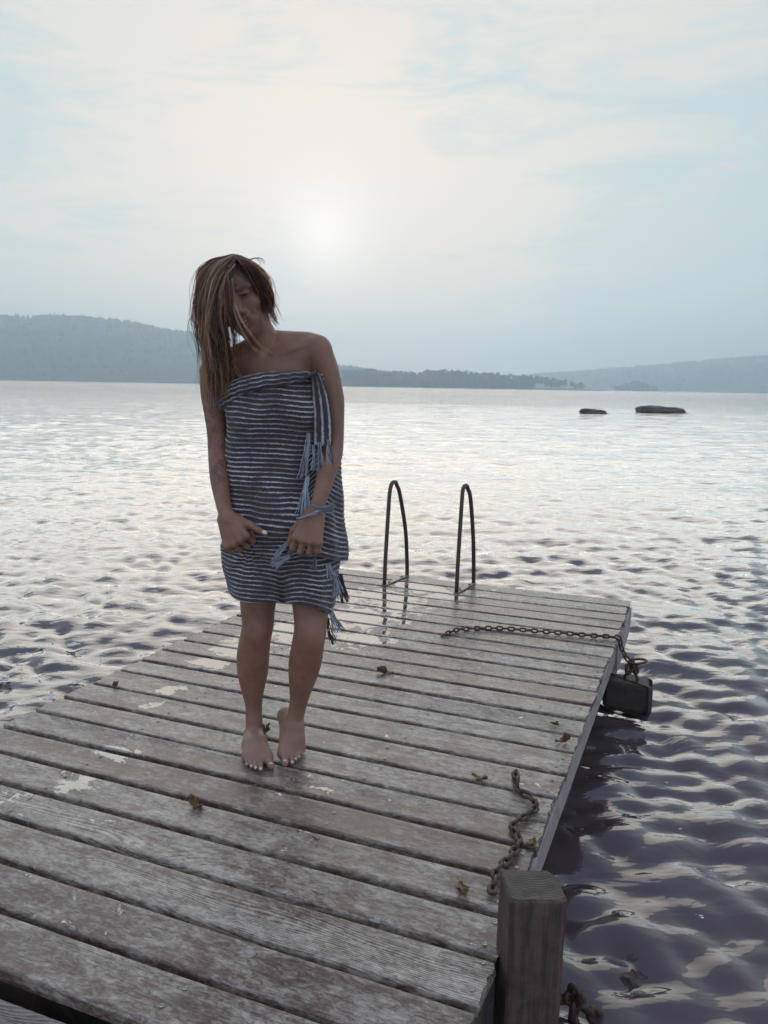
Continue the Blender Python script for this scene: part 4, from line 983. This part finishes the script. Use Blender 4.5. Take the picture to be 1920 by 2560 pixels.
def cloth(name, TH, Z, off, s, parent, m, seed=1, thick=.004, extra=None, closed=False):
    nr, nc = TH.shape; th, z = TH.ravel(), Z.ravel(); d_ = folds(th, z)+off.ravel()
    if extra is not None: d_ = d_+extra.ravel()
    p = env(th, z, d_); sd = stripe_disp(s.ravel(), seed, p)
    pe = env(th, z, d_+sd); v = pe
    f = gridfaces(nr, nc, closed)
    inn = env(th, z, d_-thick) ; f2 = f[:, ::-1]+len(v)
    V = np.vstack([v, inn]); o_ = len(v); side = []
    for r_, fl in ((0, 0), (nr-1, 1)):
        i = np.arange(nc if closed else nc-1); a = r_*nc+i; b = r_*nc+(i+1) % nc; q = np.stack([b, a, a+o_, b+o_], 1); side.append(q[:, ::-1] if fl else q)
    if not closed:
        for c_, fl in ((0, 1), (nc-1, 0)):
            i = np.arange(nr-1); a = i*nc+c_; b = (i+1)*nc+c_; q = np.stack([b, a, a+o_, b+o_], 1); side.append(q[:, ::-1] if fl else q)
    F = np.concatenate([f, f2]+side); ss_ = np.r_[s.ravel(), s.ravel()]
    return obj(name, V-PO, F, m, parent, True, dict(stripe=ss_))
tw_m, t = mat('striped_terry'); o = t.n('ShaderNodeTexCoord').outputs['Object']; s_ = t.attr('stripe')
nz = t.noise(o, 130, 3, .6); nz2 = t.noise(o, 420, 2, .6)
ph = t.m('ADD', t.m('DIVIDE', s_, PER), t.m('MULTIPLY', t.m('SUBTRACT', nz, .5), .42))
tri = t.m('COSINE', t.m('MULTIPLY', ph, 2*math.pi)); lt = t.ss(t.m('ADD', tri, t.m('MULTIPLY', t.m('SUBTRACT', nz2, .5), 1.9)), .42, 1.0)
worn = t.noise(o, 14, 3, .6)
light = t.mix(t.ss(worn, .36, .66), (0.27, 0.26, 0.30), (0.68, 0.72, 0.84)); dark = t.mix(nz2, (0.042, 0.028, 0.029), (0.090, 0.060, 0.062))
t.put(t.bs.inputs['Base Color'], t.mix(lt, dark, light)); t.bs.inputs['Roughness'].default_value = .9; t.bs.inputs['Sheen Weight'].default_value = .25
t.put(t.bs.inputs['Normal'], t.bump(t.m('ADD', t.m('MULTIPLY', nz2, .6), t.m('MULTIPLY', nz, .4)), .8, .003)); M['towel'] = tw_m
fr_m, t = mat('towel_fringe'); o = t.n('ShaderNodeTexCoord').outputs['Object']
t.put(t.bs.inputs['Base Color'], t.mix(t.attr('hv'), (0.08, 0.07, 0.09), (0.60, 0.64, 0.76))); t.bs.inputs['Roughness'].default_value = .8; M['fringe'] = fr_m
fr_d, t = mat('towel_fringe_dark'); t.bs.inputs['Base Color'].default_value = (0.075, 0.05, 0.055, 1); t.bs.inputs['Roughness'].default_value = .8; M['fringe_d'] = fr_d
# main wrap
nth, nzr = 560, 330
th = np.linspace(-np.pi, np.pi, nth, endpoint=False)
xlr = np.sin(th)
ztop_pts = [(-180, 868), (-120, 880), (-85, 886), (-60, 874), (-30, 850), (0, 828), (25, 812), (45, 806), (70, 806), (90, 830), (120, 850), (180, 868)]
zt = np.interp(np.degrees(th), [a for a, b in ztop_pts], [P(600, b, YC-.10)[2] for a, b in ztop_pts])
zb_pts = [(-180, 1300), (-90, 1268), (-75, 1284), (-55, 1296), (0, 1296), (20, 1297), (28, 1302), (50, 1322), (68, 1338), (80, 1336), (100, 1320), (180, 1300)]
zb = np.interp(np.degrees(th), [a for a, b in zb_pts], [P(600, b, YC-.11)[2] for a, b in zb_pts])
zb = zb-.018*np.exp(-((env(th, zb)[:, 0]-P(608, 1240, 2.33)[0])/.036)**2)*(np.cos(th) > 0)
T = np.linspace(0, 1, nzr)[:, None]; Z = zb[None]*(1-T)+zt[None]*T; TH = np.repeat(th[None], nzr, 0)
low = np.clip(1-(Z-zb[None])/.22, 0, 1); zb0 = zb.mean()
q_ = env(TH.ravel(), Z.ravel()); wav = (.0065*vnoise(q_*np.array([9, 9, 5]), 3)+.0028*vnoise(q_*np.array([24, 24, 14]), 4)).reshape(TH.shape)+.004*np.sin(TH*2.0+1)
s_main = (Z-zb0)-(zb[None]-zb0)*low**1.3+wav*(1-low*.5)+.0002
# stripes sag towards the hands
for (hx, hy, HY, am) in ((535, 1165, 2.33, .020), (650, 1150, 2.31, .016)):
    q = P(hx, hy, HY); E_ = env(TH, Z); s_main = s_main+am*np.exp(-((E_[..., 0]-q[0])/.085)**2-((Z-q[2])/.055)**2)
xm = P(608, 1240, 2.33)[0]; s_main = s_main+.016*np.exp(-((env(TH, Z)[..., 0]-xm)/.028)**2)*np.clip((P(600, 1180, YC)[2]-Z)/.1, 0, 1)*(np.cos(TH) > 0)
towel = cloth('towel', TH, Z, np.zeros_like(TH), s_main, person, M['towel'], 1, closed=True)
# outer flap over her left hip, its lower edge rising to the fist
def th_of(x, y):      # angle on the wrap seen at a photo pixel
    z = P(x, y, 2.33)[2]; q = P(x, y, 2.33)[0]; xl, xr = smoothi(z, txl), smoothi(z, txr); u = np.clip((q-(xl+xr)/2)/((xr-xl)/2), -1, 1); return math.asin(np.sign(u)*abs(u)**(2.35/2)), z
nu, nv = 300, 170
topE = [(658, 985), (680, 975), (705, 970), (725, 975), (742, 1000)]; botE = [(600, 1216), (625, 1200), (648, 1192), (672, 1195), (700, 1208), (722, 1220), (740, 1229)]
def edge(pts, n, th_end):
    a = [th_of(*p) for p in pts]; a.append((th_end, a[-1][1]-.003)); a.append((2.6, a[-1][1]-.01)); a = np.array(a); u = np.linspace(0, 1, n); L_ = np.r_[0, np.cumsum(np.hypot(np.diff(a[:, 0])*.15, np.diff(a[:, 1])))]; L_ /= L_[-1]
    return np.interp(u, L_, a[:, 0]), np.interp(u, L_, a[:, 1])
tA, zA = edge(topE, nu, 1.75); tB, zB = edge(botE, nu, 1.75)
T = np.linspace(0, 1, nv)[:, None]; bow = np.sin(np.pi*T)
TH = tB[None]*(1-T)+tA[None]*T; Z = zB[None]*(1-T)+zA[None]*T
U = np.linspace(0, 1, nu)[None]; TH = TH+.16*bow*(1-U)**3
off = .011+.010*(1-T)**2+.006*np.sin(U*22+T*5)*(1-T)*.6+0*U
s_fl = (Z-zB[None])*.97+.012*np.sin(U*3.0+1.0)*T+.010*T*(U-.3)+.0004
flap = cloth('outer_fold', TH, Z, off, s_fl, towel, M['towel'], 5, thick=.006)
# rolled band round the top
nb_, nn = 420, 26
tb = np.radians(np.linspace(-178, 44, nb_)); cy = np.interp(np.degrees(tb), [-178, -110, -88, -60, -30, 0, 20, 36, 44], [868, 876, 876, 858, 836, 820, 813, 811, 814]); hw = np.interp(np.degrees(tb), [-178, -90, -50, 0, 30, 44], [22, 24, 21, 16, 12, 9])
cz = np.array([P(600, q, YC-.11)[2] for q in cy]); hwm = hw*.00148
T = np.linspace(-1, 1, nn)[:, None]; Z = cz[None]+hwm[None]*T; TH = np.repeat(tb[None], nn, 0); off = .004+.016*np.sqrt(np.clip(1-T*T, 0, 1))+0*TH
s_b = T*hwm[None]*1.15+.0012*np.sin(TH*30)+PER*.1
band_ = cloth('rolled_edge', TH, Z, off, s_b, towel, M['towel'], 8, thick=.004)
# hanging end with stripes running down, beside her left arm
def strip(name, cl, hwp, Yv, n_w, s_scale, seed, m=None, wavy=.004):
    n_l = len(cl)*14; c = smooth_path([np.array([a, b, 0]) for a, b in cl], 14); m2 = len(c); W = np.interp(np.linspace(0, 1, m2), np.linspace(0, 1, len(hwp)), hwp); Yc = np.interp(np.linspace(0, 1, m2), np.linspace(0, 1, len(Yv)), Yv)
    V = []; ss_ = []
    for i in range(m2):
        for j in range(n_w):
            u = j/(n_w-1)*2-1; Y = Yc[i]-.010*math.cos(u*1.5)+wavy*math.sin(u*7+seed)+.0012*math.cos(2*np.pi*(u*W[i]*.00148*s_scale)/PER)
            V.append(P(c[i][0]+u*W[i], c[i][1]+1.5*math.sin(u*5+seed)*(i/m2), Y)); ss_.append(u*hwp[1]*.00148*s_scale)
    V = np.array(V); f = gridfaces(m2, n_w); o_ = len(V); B = V+np.array([0, .006, 0]); F = f.tolist()+(f[:, ::-1]+o_).tolist()
    ed = [i*n_w for i in range(m2)]+[(m2-1)*n_w+j for j in range(1, n_w)]+[i*n_w+n_w-1 for i in range(m2-2, -1, -1)]+[j for j in range(n_w-2, 0, -1)]
    for a, b in zip(ed, ed[1:]+ed[:1]): F.append((b, a, a+o_, b+o_))
    return obj(name, np.vstack([V, B])-PO, F, m or M['towel'], towel, True, dict(stripe=np.r_[ss_, ss_]))
strip('hanging_end', [(680, 802), (685, 820), (692, 860), (696, 900), (697, 935), (697, 962)], [7, 13, 19, 21, 22, 21], [2.335, 2.335, 2.345, 2.345, 2.34, 2.335], 40, 1.05, 2)
strip('tuck', [(648, 822), (662, 815), (676, 808), (684, 802)], [5, 8, 8, 5], [2.335, 2.325, 2.322, 2.325], 16, 1.2, 4)
# fringe tassels
def tassel(pts, Yv, w0, w1, n, knot=None, m=None, seed=0):
    gg = np.random.default_rng(seed); base = resample([P(a, b, y) for (a, b), y in zip(pts, np.interp(np.linspace(0, 1, len(pts)), np.linspace(0, 1, len(Yv)), Yv))], 16)
    tg = unit(base[-1]-base[0]); a1 = unit(np.cross(tg, [0, 1, 0])); a2 = unit(np.cross(tg, a1)); u = np.linspace(0, 1, 16)
    W = (w0*.6+(w1*1.15-w0*.6)*u)*.00148
    if knot: W = W*(1-.55*np.exp(-((u-knot)/.06)**2))
    cu = []; ra = []; tn_ = []; n = int(n*.62)
    for _ in range(n):
        ph = gg.uniform(0, 6.28); q = np.sqrt(gg.random()); wob = .0026*np.cumsum(gg.normal(0, 1, 16))*.5*u; q *= (1+.5*u[-1]); 
        ul = gg.uniform(.78, 1.12); bb = np.stack([np.interp(u*ul, u, base[:, k2]) for k2 in range(3)], 1); cu.append(bb+(math.cos(ph)*q*W+wob)[:, None]*a1+(math.sin(ph)*q*W*.6)[:, None]*a2+tg*gg.uniform(-.004, .006)*u[:, None]); ra.append(np.full(16, gg.uniform(.0007, .0013))); tn_.append(np.full(64, gg.random()))
    v, f = strands(np.array(cu), np.array(ra), 4); return obj('tassel', v-PO, f, m or M['fringe'], towel, True, dict(hv=np.concatenate(tn_)))
tassel([(664, 965), (660, 995), (654, 1034)], [2.33, 2.325], 4, 6, 34, seed=1)
tassel([(668, 935), (666, 960), (662, 985)], [2.335, 2.33], 5, 5, 20, seed=31)
tassel([(690, 955), (692, 985), (695, 1032)], [2.325, 2.32], 4.5, 6.5, 46, .2, seed=2)
tassel([(707, 950), (710, 985), (711, 1020)], [2.33, 2.325], 4.5, 5.5, 34, .2, seed=3)
tassel([(677, 962), (678, 990), (676, 1012)], [2.335, 2.33], 3, 4, 12, seed=30)
tassel([(664, 1030), (660, 1055), (657, 1085), (654, 1116)], [2.315, 2.27], 5, 8, 60, .30, seed=4)
tassel([(673, 1092), (690, 1100), (705, 1100), (722, 1094)], [2.222, 2.215], 3.5, 7, 46, seed=5)
tassel([(626, 1166), (612, 1182), (597, 1202)], [2.27, 2.28], 4, 5, 30, seed=6)
tassel([(626, 1201), (608, 1210), (590, 1225)], [2.285, 2.275], 5, 8, 60, seed=7)
tassel([(681, 1205), (681, 1216), (680, 1228)], [2.285, 2.285], 3.5, 4, 22, seed=8)
tassel([(708, 1220), (714, 1238), (718, 1250)], [2.30, 2.30], 6, 6, 34, seed=9)
tassel([(722, 1235), (727, 1258), (732, 1284)], [2.32, 2.32], 5, 7, 46, seed=10)
tassel([(735, 1240), (738, 1268), (744, 1300)], [2.42, 2.42], 5, 7, 60, m=M['fringe_d'], seed=11)
tassel([(716, 1322), (722, 1342), (731, 1366)], [2.40, 2.40], 5, 7, 50, seed=12)
tassel([(708, 1335), (711, 1365), (722, 1392)], [2.42, 2.42], 3, 4, 26, m=M['fringe_d'], seed=13)
tassel([(640, 1120), (655, 1117), (690, 1105)], [2.212, 2.21], 2.5, 3, 16, seed=14)

# ================================================================== hair
hm_, t = mat('wet_blonde_hair'); o = t.n('ShaderNodeTexCoord').outputs['Object']; hv = t.attr('hv')
n = t.noise(t.n('ShaderNodeMapping', {0: o, 3: (40, 40, 6)}).outputs[0], 1, 3, .5)
c = t.mix(hv, (0.075, 0.040, 0.026), (0.88, 0.68, 0.48)); c = t.mix(t.ss(n, .4, .6, 0, .4), c, (0.13, 0.075, 0.048))
t.put(t.bs.inputs['Base Color'], c); t.bs.inputs['Roughness'].default_value = .32; t.bs.inputs['Specular IOR Level'].default_value = .7
tr = t.n('ShaderNodeBsdfTranslucent'); t.put(tr.inputs[0], t.mix(.6, c, (1.0, 0.46, 0.16))); mx = t.n('ShaderNodeMixShader'); mx.inputs[0].default_value = .50
t.t.links.new(t.bs.outputs[0], mx.inputs[1]); t.t.links.new(tr.outputs[0], mx.inputs[2]); t.t.links.new(mx.outputs[0], t.out.inputs[0]); M['hair'] = hm_
# scalp cap hugging the skull
S2 = SDF(hc-np.array([.16, .16, .16]), hc+np.array([.16, .16, .16])); S = S2
he((0, .016, .027), (.078, .098, .085), .02)
he((-.035, -.005, -.01), (.055, .085, .09), .03); he((.050, .03, .0), (.036, .065, .07), .03)
he((.006, -.105, .008), (.064, .055, .080), .015, True)
he((0, -.03, -.13), (.12, .10, .07), .02, True)
cv_, cf_ = S2.mesh(); n0 = vnoise(((cv_-hc)@HM)*np.array([130, 40, 40]), 3); cv_ = taubin(cv_, cf_, 3)
o_ = obj('hair_cap', cv_-PO, cf_, M['hair'], person, True, dict(hv=.25+.2*n0))
bm = bmesh.new(); bm.from_mesh(o_.data)
if bm.calc_volume(signed=True) < 0: bmesh.ops.reverse_faces(bm, faces=bm.faces); bm.to_mesh(o_.data)
bm.free()
def G(*p): return [np.array(q, float) for q in p]
# guides: (px x, px y, depth)
left = [
 G((505, 551, 2.44), (455, 566, 2.42), (434, 590, 2.43), (430, 640, 2.44), (430, 690, 2.43), (440, 735, 2.42), (446, 770, 2.40)),
 G((505, 550, 2.42), (460, 568, 2.39), (437, 600, 2.38), (433, 650, 2.39), (434, 705, 2.39), (445, 760, 2.38), (452, 800, 2.37)),
 G((507, 550, 2.41), (468, 572, 2.36), (447, 610, 2.34), (440, 660, 2.34), (441, 720, 2.35), (450, 780, 2.36), (452, 850, 2.37)),
 G((508, 550, 2.40), (476, 574, 2.34), (458, 615, 2.315), (450, 670, 2.31), (452, 730, 2.325), (462, 790, 2.345), (463, 880, 2.36)),
 G((505, 555, 2.39), (484, 578, 2.33), (465, 620, 2.30), (459, 680, 2.295), (468, 740, 2.31), (474, 790, 2.335), (478, 862, 2.345)),
 G((508, 556, 2.39), (490, 580, 2.325), (476, 625, 2.295), (473, 685, 2.285), (482, 740, 2.30), (486, 790, 2.33), (490, 850, 2.345)),
 G((510, 556, 2.39), (496, 582, 2.325), (486, 630, 2.292), (485, 680, 2.28), (496, 725, 2.295), (502, 770, 2.32), (506, 805, 2.34)),
 G((512, 557, 2.39), (502, 585, 2.33), (497, 625, 2.295), (495, 665, 2.28), (501, 700, 2.28), (510, 735, 2.30), (518, 762, 2.32)),
]
right = [
 G((512, 554, 2.37), (524, 567, 2.338), (541, 586, 2.345), (554, 607, 2.36), (563, 635, 2.378), (568, 660, 2.39)),
 G((514, 557, 2.39), (533, 569, 2.365), (552, 590, 2.365), (563, 615, 2.375), (569, 645, 2.39), (571, 675, 2.40), (580, 700, 2.42)),
 G((515, 552, 2.41), (536, 568, 2.39), (560, 592, 2.385), (573, 620, 2.39), (576, 650, 2.41), (577, 680, 2.42), (590, 702, 2.44)),
 G((514, 551, 2.43), (540, 566, 2.43), (568, 594, 2.42), (580, 620, 2.425), (581, 655, 2.44), (582, 685, 2.45), (600, 704, 2.46)),
 G((512, 551, 2.46), (540, 564, 2.48), (566, 596, 2.49), (574, 630, 2.49), (572, 665, 2.48), (572, 695, 2.47)),
]
back = [
 G((505, 551, 2.46), (452, 568, 2.50), (436, 620, 2.51), (436, 680, 2.50), (444, 740, 2.48), (450, 790, 2.46)),
 G((508, 551, 2.48), (470, 580, 2.54), (460, 640, 2.55), (462, 700, 2.53), (468, 760, 2.50)),
 G((510, 552, 2.48), (505, 590, 2.56), (500, 650, 2.57), (505, 710, 2.54), (510, 740, 2.52)),
]
def grow(guides, N, clump, jit, r0, seed, hv0, lenvar=(.72, 1.05), frizz=.0012, nseg=26, wamp=.0085):
    gg = np.random.default_rng(seed); GG = np.array([resample([P(a, b, y) for a, b, y in g_], 40) for g_ in guides]); nclump = max(1, N//clump); cu = []; ra = []; hvs = []
    u = np.linspace(0, 1, nseg)
    for c_ in range(nclump):
        a = gg.random()*(len(GG)-1); i = int(a); fr2 = a-i; base = GG[i]*(1-fr2)+GG[min(i+1, len(GG)-1)]*fr2
        Lf = gg.uniform(*lenvar); idx = u*39*min(Lf, 1.0); b = np.stack([np.interp(idx, np.arange(40), base[:, k_]) for k_ in range(3)], 1)
        offc = gg.normal(0, 1, 3)*np.array([.009, .009, .003]); ph = gg.uniform(0, 6.28, 3); amp = gg.uniform(.2, 1)*wamp
        wav_ = np.stack([np.sin(u*13+ph[0])*amp, np.sin(u*10+ph[1])*amp, np.sin(u*5+ph[2])*amp*.4], 1)*u[:, None]
        b = b+offc*(u[:, None]*1.3+.15)+wav_; tone = gg.choice([.0, .12, .5, 1.15], p=[.36, .27, .2, .17])*(.6+hv0) if wamp > .005 else hv0
        for _ in range(clump):
            sp = gg.normal(0, jit, 3)*np.array([1, 1, .3]); prof = .35+1.0*np.sin(np.pi*np.clip(u*.85, 0, 1))*(1-.45*u)
            fz = np.cumsum(gg.normal(0, frizz, (nseg, 3)), 0)*u[:, None]*.45
            cu.append(b+sp*prof[:, None]+fz); r_ = r0*gg.uniform(.6, 1.3); ra.append(r_*(1-.65*u**2)); hvs.append(np.full(nseg*3, np.clip(tone+gg.normal(0, .1), 0, 1)))
    v, f = strands(np.array(cu), np.array(ra), 3); return v, f, np.concatenate(hvs)
parts = [grow(left, 820, 9, .0019, .00085, 1, .36, (.45, 1.1)), grow(left[:6], 320, 2, .006, .0009, 2, .75, (.8, 1.15), .0022), grow(left[4:], 240, 8, .002, .0008, 7, .55, (.5, .95)), grow(right, 420, 10, .0024, .00085, 3, .34, (.8, 1.0)), grow(right, 90, 2, .007, .0008, 4, .75, (.7, 1.1), .003), grow(back, 420, 10, .007, .0010, 5, .15, (.55, .8))]
loose = [G((503, 640, 2.29), (508, 672, 2.27), (522, 704, 2.27), (548, 742, 2.305), (584, 768, 2.34)), G((498, 600, 2.30), (502, 650, 2.28), (512, 695, 2.275), (534, 730, 2.29)), G((562, 690, 2.35), (560, 712, 2.35), (552, 738, 2.36)),
 G((436, 650, 2.40), (424, 680, 2.40), (420, 700, 2.40), (432, 725, 2.40)), G((580, 625, 2.43), (588, 660, 2.43), (597, 690, 2.44)), G((470, 790, 2.35), (485, 820, 2.34), (497, 855, 2.34), (478, 880, 2.35)), G((500, 780, 2.33), (512, 815, 2.33), (525, 838, 2.335)),
 G((530, 562, 2.42), (556, 560, 2.42), (566, 578, 2.42)), G((492, 572, 2.33), (478, 600, 2.30), (466, 640, 2.29), (455, 700, 2.30), (450, 760, 2.33)), G((508, 570, 2.325), (490, 595, 2.31), (480, 625, 2.29), (478, 680, 2.28))]
for i, g_ in enumerate(loose):
    n_s = 30 if i in (0, 1, 8, 9) else (14 if i == 2 else 9)
    parts.append(grow([g_, [q+np.array([2.0, 1, 0]) for q in g_]], n_s, max(2, n_s//3), .0016, .0008, 20+i, .95 if i in (0, 8, 9) else .6, (.85, 1.0), .0009, 26, .003))
vs = []; fs = []; hv_ = []; n0 = 0
for v, f, h_ in parts: vs.append(v); fs.append(f+n0); n0 += len(v); hv_.append(h_)
obj('hair', np.concatenate(vs)-PO, np.concatenate(fs), M['hair'], person, True, dict(hv=np.concatenate(hv_)))
